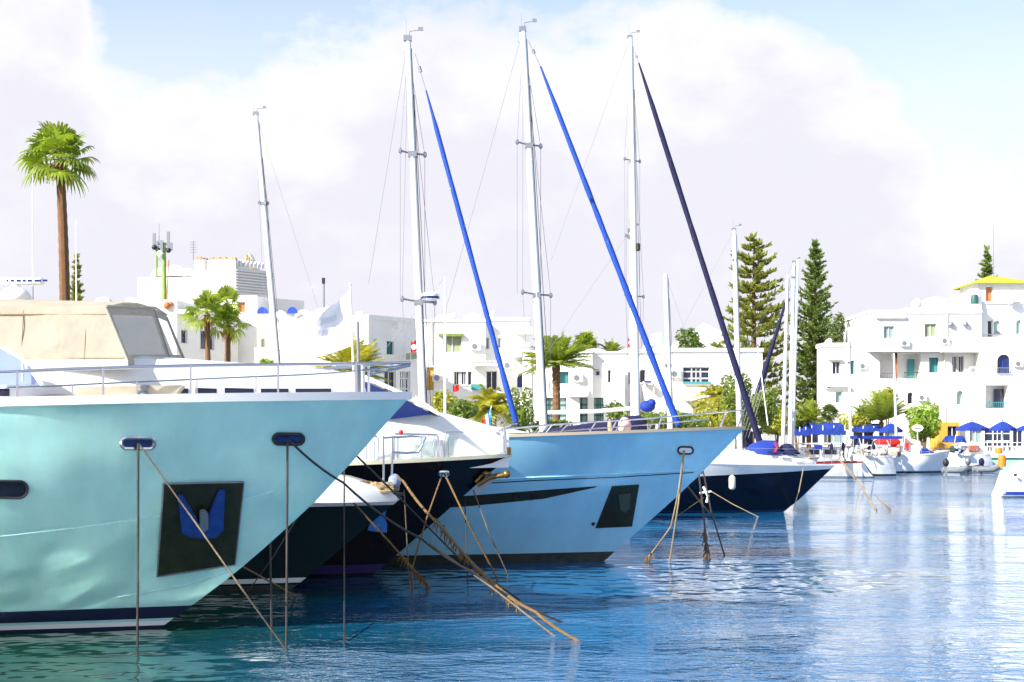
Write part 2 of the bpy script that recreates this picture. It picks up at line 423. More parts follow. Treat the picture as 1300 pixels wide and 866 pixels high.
def on_hull(bvh, quad, nu=6, nv=6, off=.02, thick=.03):
    """A plate lying on the hull, given by four photo corners (tl, tr, br, bl)."""
    tl, tr, br, bl = [Vector((*p, 0)) for p in quad]; rows = []
    for i in range(nv + 1):
        r = []
        for j in range(nu + 1):
            p = tl.lerp(tr, j / nu).lerp(bl.lerp(br, j / nu), i / nv); h, n = cast(bvh, p.x, p.y)
            if h is None: h, n = r[-1] if r else (U(p.x, p.y, 25), Vector((0, -1, 0))); 
            r.append((h, n if n.y < 0 else -n))
        rows.append(r)
    g = [[h + n * off for h, n in r] for r in rows]
    nrm = sum((n for r in rows for h, n in r), Vector()).normalized()
    m = MB(); m.shell(g, nrm * -thick); return m, nrm
def hull_line(bvh, pts, r, n=8, off=0.0, k=5):
    """A round moulding following the hull along photo pixels."""
    P = []
    for (x0, y0), (x1, y1) in zip(pts, pts[1:]):
        for i in range(n):
            h, nn = cast(bvh, lerp(x0, x1, i / n), lerp(y0, y1, i / n))
            if h: P.append(h + (nn if nn.y < 0 else -nn) * off)
    h, nn = cast(bvh, *pts[-1])
    if h: P.append(h)
    m = MB()
    if len(P) > 1: m.tube(P, r, k)
    return m
def hull_pipe(bvh, cx, cy, w, h):
    """Oval outline on the hull: world points of a stadium of w by h pixels."""
    out = []
    for k in range(20):
        a = 2 * PI * k / 20; x = (w / 2 - h / 2) * (1 if math.cos(a) > 0 else -1) + h / 2 * math.cos(a); y = h / 2 * math.sin(a)
        p, n = cast(bvh, cx + x, cy + y)
        if p: out.append((p, n if n.y < 0 else -n))
    return out
def fairlead(bvh, cx, cy, w, h, parent, inner=None, rim_m=None, rimr=.022, name='fairlead'):
    o = hull_pipe(bvh, cx, cy, w, h); nrm = sum((n for p, n in o), Vector()).normalized()
    P = [p + nrm * .012 for p, n in o]
    m = MB(); m.tube(P + [P[0]], rimr, 6); f = m.build(name, rim_m or steel, parent, smooth=40)
    c = sum(P, Vector()) / len(P); q = MB(); q.add([c + nrm * .004] + [p - nrm * .004 for p in P], [(0, i + 1, (i + 1) % len(P) + 1) for i in range(len(P))])
    q.build('opening', inner or rubber_black, f); return c + nrm * .03
def rail_posts(bases, tops, r, parent, name='stanchion', m=steel):
    for a, b in zip(bases, tops):
        q = MB(); q.tube([a, b], r, 6); q.build(name, m, parent, smooth=50)


def on_hull_strip(bvh, top, bot, nu=14, nv=3, off=.02, thick=.03):
    """A plate on the hull between two photo polylines given as (x, y) lists with rising x."""
    x0, x1 = top[0][0], top[-1][0]; rows = []; nrm = Vector()
    for i in range(nv + 1):
        r = []
        for j in range(nu + 1):
            x = lerp(x0, x1, j / nu); y = lerp(interp(top, x), interp(bot, x), i / nv); h, n = cast(bvh, x, y)
            if h is None: h, n = r[-1]
            n = n if n.y < 0 else -n; nrm += n; r.append((h, n))
        rows.append(r)
    m = MB(); m.shell([[h + n * off for h, n in r] for r in rows], nrm.normalized() * -thick); return m
def both(pts, cy): return [Vector((p.x, 2 * cy - p.y, p.z)) for p in pts]
def spline(pts, n=6):
    """Catmull-Rom through points."""
    P = [Vector(p) for p in pts]; P = [P[0] * 2 - P[1]] + P + [P[-1] * 2 - P[-2]]; out = []
    for i in range(1, len(P) - 2):
        a, b, c, d = P[i - 1:i + 3]
        for k in range(n):
            t = k / n; out.append(.5 * ((2 * b) + (c - a) * t + (2 * a - 5 * b + 4 * c - d) * t * t + (3 * b - a - 3 * c + d) * t ** 3))
    return out + [P[-2]]

# ------------------------------------------------------------------ the near pale motor yacht
D1 = 24.4
tip = UX(523, D1)
y1 = thing('motor_yacht', 'largest motor yacht, white hull tinted with aqua water light, cream flybridge canvas, cut off by the left edge', 'yacht', (tip, D1, 0))
stem1 = [(UZ(py, D1), UX(px, D1) - tip) for px, py in ((523, 503), (500, 526), (453, 580), (400, 637), (340, 692), (297, 729), (245, 768), (203, 797), (150, 830))]
rows1 = [(0, 0, .9, 7.5, 1.7), (.085, .085, 1.2, 7.0, 1.7), (.46, .22, 2.0, 7.2, 1.8), (.60, .42, 2.32, 6.9, 1.9), (1, 1, 2.85, 6.6, 2.0)]
h1 = Hull(stem1, 22, [(0, 3.80), (3, 3.72), (6.5, 3.62), (14, 3.45), (22, 3.4)], rows1, 60)
hm = h1.mesh(6); hull1 = hm.build('hull', hull_waterlit_aqua, y1, world=False, smooth=18)
B1 = hm.bvh(wmat(y1))
h1.band(.17, .37).build('boot_stripe', boot_navy, y1, world=False, smooth=40)
h1.band(.05, .125).build('waterline_stripe', white_paint, y1, world=False, smooth=40)
h1.band(-.3, .05, .004).build('antifouling', boot_navy, y1, world=False, smooth=40)
h1.rim(.10, .13).build('gunwale', white_gel, y1, world=False, smooth=30)
h1.deck(.06).build('deck', white_gel, y1, world=False, smooth=40)
for pts in ([(1, 681), (100, 670), (200, 656), (300, 637), (346, 624)], [(150, 758), (230, 744), (290, 727)]):
    hull_line(B1, pts, .012).build('spray_rail', hull_waterlit_aqua, y1)
m, n = on_hull(B1, [(207, 613), (309, 611), (298, 716), (199, 731)], 10, 10, .025, .05); plate1 = m.build('anchor_plate', dark_plate, y1, smooth=30)
def px_slab(bvh, pts, off, thick):
    P = []; nn = Vector()
    for x, y in pts:
        h, n = cast(bvh, x, y); n = n if n.y < 0 else -n; nn += n; P.append(h)
    nn.normalize(); m = MB(); m.prism([p + nn * off for p in P], nn * -thick); return m
rimp = []
for (x0, y0), (x1, y1_) in zip([(207, 613), (309, 611), (298, 716), (199, 731)], [(309, 611), (298, 716), (199, 731), (207, 613)]):
    for k in range(6):
        hh, nn = cast(B1, lerp(x0, x1, k / 6), lerp(y0, y1_, k / 6)); rimp.append(hh + (nn if nn.y < 0 else -nn) * .03)
ML(('tube', rimp + [rimp[0]], .014, 5)).build('plate_rim', grey_metal, plate1, smooth=50)
a = MB()
for pts in ([(224, 626), (230, 624), (247, 652), (252, 664), (257, 667), (257, 678), (243, 677), (229, 672)], [(283, 618), (277, 619), (262, 652), (258, 664), (257, 667), (257, 678), (272, 677), (281, 668)]):
    q = px_slab(B1, pts, .12, .07); a.add(q.v, q.f)
anc = a.build('anchor', anchor_blue, plate1)
px_slab(B1, [(251, 643), (257, 641), (261, 645), (261, 664), (256, 668), (251, 664)], .16, .06).build('shank', grey_metal, plate1)
f1a = fairlead(B1, 175, 562, 42, 14, y1, navy_glass, steel, .03); f1b = fairlead(B1, 366, 557, 38, 13, y1, navy_glass, rubber_black, .03)
fairlead(B1, 10, 621, 50, 22, y1, dark_glass, rubber_black, .02, 'porthole')
def side_d(bvh, px, py):
    h, n = cast(bvh, px, py); return h.y if h else D1
def rail_line(bvh, pts, ys, inset=.14, cy=D1):
    out = []
    for (px, py), sy in zip(pts, ys): out.append(U(px, py, min(cy, side_d(bvh, px, sy) + inset)))
    return out
top = [(-160, 480), (-60, 475), (0, 473), (60, 470), (130, 467.5), (240, 464.5), (353, 463), (430, 462), (470, 461.5), (521, 460.5)]
T = rail_line(B1, top, [520] * 9 + [505]); low = [(10, 492), (70, 490), (130, 487), (240, 482), (330, 478), (400, 475), (460, 470), (519, 463)]
Lw = rail_line(B1, low, [520] * 7 + [505])
m = MB(); m.tube(spline(T, 4), .028, 8); m.tube(spline(both(T, D1), 4), .028, 8); rail = m.build('bow_rail', steel, y1, smooth=50)
m = MB(); m.tube(spline(Lw, 4), .014, 6); m.tube(spline(both(Lw, D1), 4), .014, 6); m.build('middle_rail', steel, y1, smooth=50)
for px in (-90, 22, 131, 242, 353, 452):
    sy = 520; d = min(D1, side_d(B1, px, sy) + .12); hh, _ = cast(B1, px, sy)
    zb = h1.z(-(UX(px, d) - tip), h1.R) - .03; zt = interp([(p.x, p.z) for p in T], UX(px, d))
    for dd in (d, 2 * D1 - d): ML(('tube', [(UX(px, d), dd, zb), (UX(px, d), dd, zt)], .018, 6), ('tube', [(UX(px, d), dd, zb), (UX(px, d), dd, zb + .05)], .035, 6)).build('stanchion', steel, y1, smooth=50)
for px in (92, 174, 250, 325):
    d = min(D1, side_d(B1, px, 520) + .12); zb = h1.z(-(UX(px, d) - tip), h1.R) - .03; zt = interp([(p.x, p.z) for p in Lw], UX(px, d))
    ML(('tube', [(UX(px, d), d, zb), (UX(px, d), d, zt)], .012, 6)).build('stanchion', steel, y1, smooth=50)
# pulpit struts at the bow
for (a, b, r) in (((461, 500), (461, 464), .03), ((468, 499), (468, 463), .02)): ML(('tube', [U(*a, 24.2), U(*b, 24.2)], r, 8)).build('pulpit_post', white_paint, y1, smooth=50)
ML(('tube', [U(466, 477, 24.2), U(521, 464, 24.38)], .018, 6)).build('pulpit_brace', steel, y1, smooth=50)
# coachroof, saloon and its windows
def loft(secs, name, mat, parent, smooth=35, nose=True):
    """secs: (x, half width, z0, z1, cy) in world; rounded-box cross sections."""
    rows = []
    for x, w, z0, z1, cy in secs:
        h = z1 - z0; half = [(1, 0), (.985, .35), (.94, .72), (.84, .92), (.6, .985), (0, 1.0)]
        r = [Vector((x, cy - w * a, z0 + h * b)) for a, b in half] + [Vector((x, cy + w * a, z0 + h * b)) for a, b in half[::-1][1:]]
        rows.append(r)
    m = MB(); m.grid(rows)
    m.poly(rows[0]); m.poly(rows[-1][::-1]); o = m.build(name, mat, parent, smooth=smooth); return o, m
zd = 3.5
secs = [(UX(464, D1), .10, zd, 3.9, D1), (UX(452, D1), .22, zd, UZ(476, D1), D1), (UX(430, D1), .42, zd, UZ(471, D1), D1), (UX(400, D1), .62, zd, UZ(468, D1), D1), (UX(330, D1), 1.0, zd, UZ(463, D1), D1),
        (UX(270, D1), 1.32, zd, UZ(459, D1), D1), (UX(233, D1), 1.5, zd, UZ(456, D1), D1), (UX(160, D1), 1.75, zd, 4.42, D1), (UX(60, D1), 1.95, zd, 4.5, D1), (UX(-300, D1), 2.0, zd, 4.5, D1)]
saloon, sm = loft(secs, 'coachroof', white_gel, y1)
BS = sm.bvh()
for x0, x1 in ((-60, 12), (222, 239), (248, 275), (285, 322), (331, 366), (375, 420)):
    m, n = on_hull(BS, [(x0, 492.5 + (x0 > 300)), (x1, 493.5), (x1, 503), (x0, 504)], 5, 2, .012, .02); m.build('saloon_window', dark_glass, saloon)
ML(('shell', [[U(95, 491, 22.35), U(232, 489, 22.6)], [U(95, 503, 22.35), U(222, 502, 22.6)]], (0, .25, 0))).build('bench_cushion', canvas_cream, y1, bevel=.03)
# flybridge canvas enclosure with clear front panels
yn, yf = 22.75, 26.05
def fb(px, py, d): return U(px, py, d)
xT, xB = -6.18, -5.80
zt0, zb0 = 5.08, 4.22
NT = Vector((xT, yn, zt0)); FT = Vector((xT + .16, yf, 5.20)); NB = Vector((xB, yn - .12, zb0)); FB = Vector((xB + .1, yf + .05, 4.40)); back = -15.5
can = MB()
rows = []
for k in range(9):                                   # roof, gently cambered
    t = k / 8; y = lerp(yn, yf, t); z = lerp(zt0, 5.2, t) + .16 * (1 - (2 * t - 1) ** 2)
    rows.append([Vector((lerp(xT, xT + .16, t), y, z)), Vector((-8.5, y, z + .06)), Vector((-11, y, z + .05)), Vector((back, y, z))])
can.shell(rows, (0, 0, -.03)); canopy = can.build('canvas_top', canvas_cream, y1, smooth=40)
sw = MB()                                            # near and far side curtains with slack folds
rng = random.Random(4)
for y0, y1_, dy in ((yn, yn - .12, -1), (yf, yf + .1, 1)):
    rows = []
    for i in range(9):
        v = i / 8; r = []
        for j in range(40):
            x = lerp(back, lerp(xT, xB, v) - .0, j / 39); e = min(1, (39 - j) / 5)
            r.append(Vector((x, lerp(y0, y1_, v) + dy * (.026 * math.sin(j * .9 + 2 * v) + .02 * math.sin(j * .37 - 5 * v)) * math.sin(PI * v) * e, lerp(zt0 if dy < 0 else 5.2, zb0, v) + .02)))
        rows.append(r)
    sw.shell(rows, (0, .012 * dy, 0))
side = sw.build('side_curtain', canvas_cream, y1, smooth=60)
def panel(a, b, c, d, mg, off=0):                     # inset quad of the front face (a tl, b tr, c br, d bl)
    q = [a.lerp(b, mg[0]).lerp(d.lerp(c, mg[0]), mg[2]), a.lerp(b, 1 - mg[1]).lerp(d.lerp(c, 1 - mg[1]), mg[2]), a.lerp(b, 1 - mg[1]).lerp(d.lerp(c, 1 - mg[1]), 1 - mg[3]), a.lerp(b, mg[0]).lerp(d.lerp(c, mg[0]), 1 - mg[3])]
    return [p + Vector((off, 0, 0)) for p in q]
MT, MBm = NT.lerp(FT, .72) + Vector((.05, 0, .1)), NB.lerp(FB, .72)
for (a, b, c, d) in ((NT + Vector((0, 0, .02)), MT, MBm, NB), (MT, FT + Vector((0, 0, .02)), FB, MBm)):
    q = panel(a, b, c, d, (.07, .07, .14, .16)); o = [a, b, c, d]
    fr = MB()
    for i in range(4): fr.shell([[o[i], o[(i + 1) % 4]], [q[i], q[(i + 1) % 4]]], (-.015, 0, 0))
    f = fr.build('front_curtain', canvas_cream, y1); g = MB(); g.shell([[q[0], q[1]], [q[3], q[2]]], (-.006, 0, 0)); g.build('clear_window', vinyl_clear, f)
zip_ = MB()
for a, b in ((NT, NB), (MT, MBm), (FT, FB)): zip_.tube([a + Vector((.012, 0, 0)), b + Vector((.012, 0, 0))], .017, 6)
zip_.tube([NT + Vector((.01, 0, .03)), MT + Vector((.02, 0, .02)), FT + Vector((.01, 0, .03))], .02, 6)
zip_.build('canopy_frame', material('grey_beige_piping', (.36, .35, .32), .6), y1, smooth=50)
for px in (30, 110):
    x = UX(px, yn); ML(('tube', [(x, yn - .005, zt0 - .02), (x - .0, yn - .125, zb0 + .06)], .008, 5)).build('zip_seam', rope_pale, side)
for zz in (zt0 - .1, zb0 + .09):
    t_ = (zt0 - zz) / (zt0 - zb0); ML(('tube', [Vector((back, lerp(yn, yn - .12, t_) - .012, zz)), Vector((lerp(xT, xB, t_) - .02, lerp(yn, yn - .12, t_) - .012, zz))], .010, 5)).build('hem', rope_pale, side)
cs = MB(); cs.shell([[Vector((x, yn - .15, 4.28)), Vector((x, yn - .16, 4.22)), Vector((x, yn - .12, 4.14))] for x in (back, -10, -8, -6, xB)], (0, .05, 0)); cs.build('coaming', white_gel, y1)
# wheelhouse side window at the left edge
q = [U(-40, 440, 22.1), U(4, 443, 22.1), U(27, 457, 22.1), U(52, 488, 22.1), U(-40, 490, 22.1)]
ML(('prism', q, (0, .05, 0))).build('side_window', material('blue_side_glass', (.26, .33, .60), .08, coat=.4), y1)
ML(('tube', [U(4, 442, 22.08), U(28, 456, 22.08), U(54, 489, 22.08)], .03, 6)).build('window_frame', white_gel, y1, smooth=50)
ML(('tube', [U(29, 460, 22.0), U(29, 484, 22.0)], .022, 6)).build('window_post', white_gel, y1, smooth=50)
m = MB(); c = U(72, 509, 22.5); m.ball(c, .40, .35, .10, 16, 8); m.build('hatch_cover', teak, y1, smooth=60)
m = MB(); c = U(183, 504, 22.5); m.lathe([(.07, -.05), (.09, .03), (.05, .08), (.05, .12), (.08, .15), (.08, .18), (0, .19)], c, 12)
m.box(c.x - .10, c.x - .03, c.y - .04, c.y + .04, c.z - .04, c.z + .1); m.build('windlass', grey_metal, y1, smooth=40)
# radar, domes and whips on the flybridge roof
m = MB(); a = U(55, 357, 24.6); z = a.z; m.box(a.x - 1.5, a.x, 24.5, 24.7, z - .055, z + .055); rad = m.build('radar_scanner', white_paint, y1, bevel=.03)
mk = MB(); x = U(8, 357, 24.49).x
for w, g in ((.012, .05), (.022, .05), (.03, .04), (.02, .04), (.03, .05), (.05, .03), (.035, .03)): mk.box(x, x + w * 2.2, 24.492, 24.499, z - .016, z + .016); x += w * 2.2 + g * .9
mk.build('lettering', navy_glass, rad)
m = MB(); c = U(19, 392, 24.6); m.lathe([(.14, 0), (.2, .06), (.26, .14), (.26, .22), (.2, .30), (.08, .36), (.06, .46), (0, .46)], c, 16); m.build('radar_pedestal', white_paint, y1, smooth=50)
m = MB(); c = U(132, 389, 24.6); m.lathe([(.17, 0), (.17, .05), (.10, .13), (0, .16)], c, 14); m.build('antenna_dome', white_paint, y1, smooth=50)
m = MB(); c = U(20, 391, 24.2); m.ball(c, .24, .2, .06, 12, 6); m.build('folded_cover', canvas_cream, y1, smooth=60)
for px, p0, r in ((42, 222, .014), (97, 280, .016)): ML(('tube', [U(px, 393, 24.8), U(px - .5, p0, 24.8)], [r, r * .5], 6)).build('whip_antenna', white_paint, y1, smooth=60)
# jackstaff and the white flag
js = ML(('tube', [U(450, 500, 24.4), U(444.5, 361, 24.4)], [.022, .014], 8), ('ball', U(444.5, 361, 24.4), .025)); js.build('jackstaff', white_paint, y1, smooth=50)
ML(('tube', [U(456, 499, 24.1), U(454, 408, 24.1)], [.03, .024], 8)).build('light_mast', grey_metal, y1, smooth=50)
fl = MB(); hoist = [(445, 366), (445.8, 390), (446.6, 415), (447.4, 438)]; fly = [(404, 392), (374, 408), (364, 428), (388, 452)]
rows = []
for i in range(10):
    v = i / 9; r = []
    hx = interp([(k / 3, hoist[k][0]) for k in range(4)], v); hy = interp([(k / 3, hoist[k][1]) for k in range(4)], v)
    fx = interp([(k / 3, fly[k][0]) for k in range(4)], v); fy = interp([(k / 3, fly[k][1]) for k in range(4)], v)
    for j in range(16):
        u = j / 15; d = 24.4 + .18 * math.sin(u * 7 + v * 1.2) * u ** .7
        r.append(U(lerp(hx, fx, u), lerp(hy, fy, u) + 7 * math.sin(PI * u) * (1 - v * .4), d))
    rows.append(r)
fl.shell(rows, (0, .006, 0))
flag_cloth = material('white_flag_cloth', (.78, .78, .80), .8, vary=.06, vscale=4)
fo = fl.build('flag', flag_cloth, None, smooth=70); tag(fo, 'large plain white flag hanging from the bow staff of the nearest yacht', 'flag')
em = MB()                                            # the pale grey emblem printed on it
em.shell([[rows[i][j] + Vector((0, -.004, 0)) for j in range(4, 12)] for i in (3, 4)], (0, .002, 0)); em.shell([[rows[i][j] + Vector((0, -.004, 0)) for j in range(6, 10)] for i in (5, 6)], (0, .002, 0))
em.build('emblem', material('pale_grey_print', (.62, .63, .68), .8), fo)
# ------------------------------------------------------------------ the dark green bow just behind the near yacht
D2 = 30.4
t2 = UX(514, D2)
y2 = thing('motor_boat', 'low dark green bow with white deck and rope heap, between the aqua tinted and black yachts', 'boat', (t2, D2, 0))
stem2 = [(UZ(py, D2), UX(px, D2) - t2) for px, py in ((514, 628), (490, 648), (455, 678), (415, 712), (374, 745), (340, 772))]
rows2 = [(0, 0, .5, 5, 1.6), (.15, .15, .8, 4.6, 1.6), (.6, .5, 1.15, 4.2, 1.7), (1, 1, 1.5, 4.0, 1.9)]
h2 = Hull(stem2, 11, [(0, UZ(628, D2)), (2, 1.86), (6, 1.78), (11, 1.75)], rows2, 36)
hm = h2.mesh(5); hm.build('hull', hull_green, y2, world=False, smooth=24); B2 = hm.bvh(wmat(y2))
zt = UZ(628, D2)
h2.band(zt - .2, zt - .06, .012).build('sheer_stripe', white_paint, y2, world=False, smooth=40)
h2.band(.14, .24).build('boot_stripe', white_paint, y2, world=False, smooth=40)
h2.band(-.3, .1).build('antifouling', boot_olive, y2, world=False, smooth=40)
h2.rim(.07, .07, .02, .6).build('rubbing_strake', rubber_black, y2, world=False, smooth=30)
h2.deck(.02).build('deck', white_gel, y2, world=False, smooth=40)
loft([(UX(505, D2), .3, 1.8, 1.9, D2), (UX(480, D2), .7, 1.8, 2.12, D2), (UX(440, D2), 1.0, 1.8, 2.3, D2), (UX(380, D2), 1.2, 1.8, 2.42, D2), (UX(240, D2), 1.25, 1.8, 2.5, D2)], 'cabin_top', white_gel, y2)
for a, b in ((487, 487), (497, 499)):
    ML(('tube', [U(a, 618, D2 - .3), U(b, 553, D2 - .3)], .022, 8)).build('pulpit_post', steel, y2, smooth=50)
ML(('tube', [U(x, y, D2 - .3) for x, y in ((487, 556), (500, 555), (522, 554), (541, 555), (531, 574), (515, 575), (497, 574))], .022, 8)).build('pulpit_gate', steel, y2, smooth=50)
# heap of rope and a fender bag on that deck
def coil_heap(c, R_, turns, r, seed, squash=.5):
    g = random.Random(seed); P = []
    for k in range(turns * 14):
        a = 2 * PI * k / 14; q = R_ * (.55 + .45 * g.random())
        P.append(Vector(c) + Vector((q * math.cos(a), q * squash * math.sin(a), .16 * k / (turns * 14) + .05 * g.random())))
    m = MB(); m.tube(P, r, 5); return m
o = coil_heap((UX(452, 30.2), 30.1, 2.02), .42, 7, .03, 2); tag(o.build('rope_coil', rope_tan, smooth=60), 'messy tan rope heap on the white deck, left of the fender bag', 'rope')
o = coil_heap((UX(490, 30.2), 29.95, 1.98), .30, 6, .028, 5); tag(o.build('rope_coil', rope_pale, smooth=60), 'pale rope heap at the bow edge of the dark green boat', 'rope')
m = MB(); m.ball(U(501, 611, 29.95), .13, .12, .15, 10, 8); tag(m.build('fender_bag', material('pale_blue_mesh_bag', (.22, .28, .42), .8, vary=.5, vscale=14), smooth=50), 'pale blue mesh bag beside the rope heap on the green boat', 'bag')

# ------------------------------------------------------------------ the black yacht with glass rails
D3 = 33.3
t3 = UX(650, D3)
y3 = thing('motor_yacht', 'black hulled motor yacht with glass bow rails and blue windscreen', 'yacht', (t3, D3, 0))
stem3 = [(UZ(py, D3), UX(px, D3) - t3) for px, py in ((650, 578), (632, 592), (605, 615), (560, 655), (510, 699), (471, 732), (440, 756))]
rows3 = [(0, 0, .7, 6, 1.6), (.13, .13, 1.0, 5.6, 1.6), (.55, .5, 1.5, 5.2, 1.75), (1, 1, 1.85, 5.0, 2.0)]
h3 = Hull(stem3, 15, [(0, UZ(578, D3)), (2, 2.58), (4, 2.50), (8, 2.42), (15, 2.4)], rows3, 44)
hm = h3.mesh(5); hm.build('hull', hull_black, y3, world=False, smooth=24); B3 = hm.bvh(wmat(y3))
h3.band(.06, .26).build('boot_stripe', boot_purple, y3, world=False, smooth=40)
h3.rim(.10, .08, .02, .5).build('gunwale', material('cream_gunwale', (.62, .58, .44), .4), y3, world=False, smooth=30)
h3.deck(.03).build('deck', white_gel, y3, world=False, smooth=40)
f3 = fairlead(B3, 563, 601, 12, 5, y3, white_paint, steel, .035)
px_slab(B3, [(466, 672), (470, 662), (476, 655), (482, 641), (485, 646), (491, 641), (488, 656), (491, 664), (490, 675), (478, 674)], .04, .05).build('anchor_bracket', material('blue_painted_bracket', (.05, .22, .62), .3, vary=.4, vscale=9), y3)
# bow anchor on its roller
m = MB(); m.prism([U(598, 624, D3 - .1), U(632, 598, D3 - .1), (U(637, 602, D3 - .1)), U(606, 628, D3 - .1)], (0, .2, 0)); rl = m.build('anchor_roller', grey_metal, y3)
brass = material('galvanised_brown_anchor', (.25, .15, .05), .45, metal=.7, vary=.3, vscale=9)
ML(('tube', [U(606, 616, D3 - .15), U(622, 606, D3 - .15), U(641, 603, D3 - .15)], [.05, .055, .06], 8), ('ball', U(643, 602, D3 - .15), .09), ('ball', U(616, 601, D3 - .15), .09, .1, .06),
   ('tube', [U(604, 612, D3 - .15), U(612, 603, D3 - .15), U(624, 600, D3 - .15)], .04, 7)).build('anchor', brass, y3, smooth=50)
# superstructure
c3 = D3
secs = [(UX(646, c3), .04, 2.4, UZ(549, c3), c3), (UX(625, c3), .16, 2.4, UZ(541, c3), c3), (UX(600, c3), .38, 2.4, UZ(534, c3), c3), (UX(570, c3), .62, 2.4, UZ(526, c3), c3), (UX(545, c3), .82, 2.4, UZ(521, c3), c3),
        (UX(500, c3), 1.05, 2.4, UZ(526, c3), c3), (UX(420, c3), 1.2, 2.4, UZ(528, c3), c3), (UX(200, c3), 1.25, 2.4, UZ(528, c3), c3)]
cr3, m = loft(secs, 'coachroof', white_gel, y3)
prof = [(440, 470), (463, 476), (510, 497), (557, 525), (557, 528), (508, 501), (461, 481), (440, 476)]
ML(('prism', [U(x, y, c3 - 1.05) for x, y in prof], (0, 2.1, 0))).build('roof', white_gel, y3)
ML(('prism', [U(x, y, c3 - .98) for x, y in ((440, 477), (460, 483), (507, 503), (549, 526), (500, 532), (440, 532))], (0, 1.96, 0))).build('windscreen', navy_glass, y3)
ML(('tube', [U(527, 503, c3 - 1.14), U(562, 528, c3 - 1.14)], .02, 6), ('tube', [U(533, 514, c3 - 1.14), U(556, 526, c3 - 1.14)], .014, 6)).build('wiper_arm', white_paint, y3, smooth=50)
m = MB(); m.ball(U(509, 549, c3 - 1.28), .055); m.build('deck_lamp', red_plastic, y3, smooth=50)
def gl_pt(px, py): return U(px, py, min(D3, side_d(B3, min(px, 640), 592) + .1))
for (x0, x1, ya, yb, yc) in ((440, 480, 553, 554, 592), (500, 556, 551, 552, 586), (565, 621, 549.5, 548, 583), (628, 641, 548, 545, 579)):
    fr = MB(); P = [(x0, yc), (x0, ya + 3), (x0 + 2, ya), (x1 - 2, yb), (x1, yb + 3), (x1 + 1, yc - 3)]
    fr.tube([gl_pt(*p) for p in P], .024, 8); f = fr.build('rail_frame', steel, y3, smooth=50)
    g = MB(); g.shell([[gl_pt(x0 + 3, ya + 5), gl_pt((x0 + x1) / 2, ya + 5), gl_pt(x1 - 3, yb + 5)], [gl_pt(x0 + 3, yc - 4), gl_pt((x0 + x1) / 2, yc - 5), gl_pt(x1 - 3, yc - 6)]], (0, .012, 0)); g.build('glass_panel', clear_panel, f)
    if x1 - x0 > 30:
        for px in (x0 + 5, x0 + .62 * (x1 - x0), x1 - 5):
            ML(('tube', [gl_pt(px, ya + 3), gl_pt(px, yc - 2)], .009, 6)).build('panel_clip', steel, f, smooth=50)
ML(('tube', [gl_pt(628, 548), gl_pt(650, 540), gl_pt(657, 538)], .018, 6)).build('rail_end', steel, y3, smooth=50)
m = MB(); c = U(646, 577, D3 - .05); m.box(c.x - .05, c.x + .05, c.y - .05, c.y + .05, c.z, c.z + .16); m.build('bow_light', brass, y3, bevel=.012)

# ------------------------------------------------------------------ the white yacht with ice blue water light in its colour
D4 = 37.0
t4 = UX(946, D4)
y4 = thing('motor_yacht', 'white motor yacht tinted with ice blue water light, with dark wedge window and navy deck cover, centre of the row', 'yacht', (t4, D4, 0))
stem4 = [(UZ(py, D4), UX(px, D4) - t4) for px, py in ((946, 543), (935, 555), (905, 586), (862, 628), (815, 670), (767, 712), (735, 738))]
rows4 = [(0, 0, .9, 8, 1.6), (.10, .10, 1.25, 7.4, 1.6), (.45, .42, 2.0, 7.4, 1.75), (.70, .665, 2.32, 7.2, 1.85), (1, 1, 2.55, 6.8, 2.0)]
h4 = Hull(stem4, 22, [(0, UZ(543, D4)), (3, 3.20), (6, 3.10), (10, 3.03), (22, 3.0)], rows4, 56)
hm = h4.mesh(6); hm.build('hull', hull_waterlit_blue, y4, world=False, smooth=18); B4 = hm.bvh(wmat(y4))
h4.band(.0, .24, .008).build('boot_stripe', boot_olive, y4, world=False, smooth=40)
h4.band(-.3, .0, .006).build('antifouling', boot_olive, y4, world=False, smooth=40)
h4.rim(.09, .07, .015, .5).build('gunwale', material('sand_gunwale', (.50, .42, .30), .45), y4, world=False, smooth=30)
h4.deck(.05).build('deck', white_gel, y4, world=False, smooth=40)
hull_line(B4, [(590, 611), (680, 606), (780, 602), (884, 597)], .03, 8).build('rubbing_strake', hull_waterlit_blue, y4)
hull_line(B4, [(590, 615), (680, 610), (780, 606), (880, 600)], .014, 8).build('cove_line', rubber_black, y4)
wg = on_hull_strip(B4, [(556, 632), (600, 629), (690, 622), (757, 617.3)], [(556, 645), (600, 642), (690, 633), (757, 618.3)], 18, 3, .012, .03).build('hull_window', dark_plate, y4, smooth=30)
fairlead(B4, 665, 629.5, 27, 9, wg, dark_glass, dark_plate, .02, 'porthole')
m, n = on_hull(B4, [(777, 617), (811, 615), (802, 668), (756, 670)], 8, 8, .025, .05); pl4 = m.build('anchor_plate', dark_plate, y4, smooth=30)
px_slab(B4, [(784, 627), (800, 625), (798, 645), (793, 650), (786, 646)], .05, .05).build('anchor', material('dull_anchor', (.05, .06, .04), .5), pl4)
m = MB(); h, n = cast(B4, 753, 665); m.ball(h, .05); m.build('outlet', rubber_black, y4, smooth=50)
f4 = fairlead(B4, 870, 571.5, 19, 9, y4, white_gel, rubber_black, .025)
def r4(px, py, inset=.14): return U(px, py, min(D4, side_d(B4, min(px, 930), 560) + inset))
T = [r4(x, y) for x, y in ((640, 545), (690, 540), (748, 536), (800, 533), (860, 528), (905, 524), (944, 521))]
Lo = [r4(x, y) for x, y in ((640, 551), (690, 549), (748, 544.5), (800, 541), (860, 536), (900, 532))]
m = MB(); m.tube(spline(T, 4), .02, 7); m.tube(spline(both(T, D4), 4), .02, 7); m.build('bow_rail', steel, y4, smooth=50)
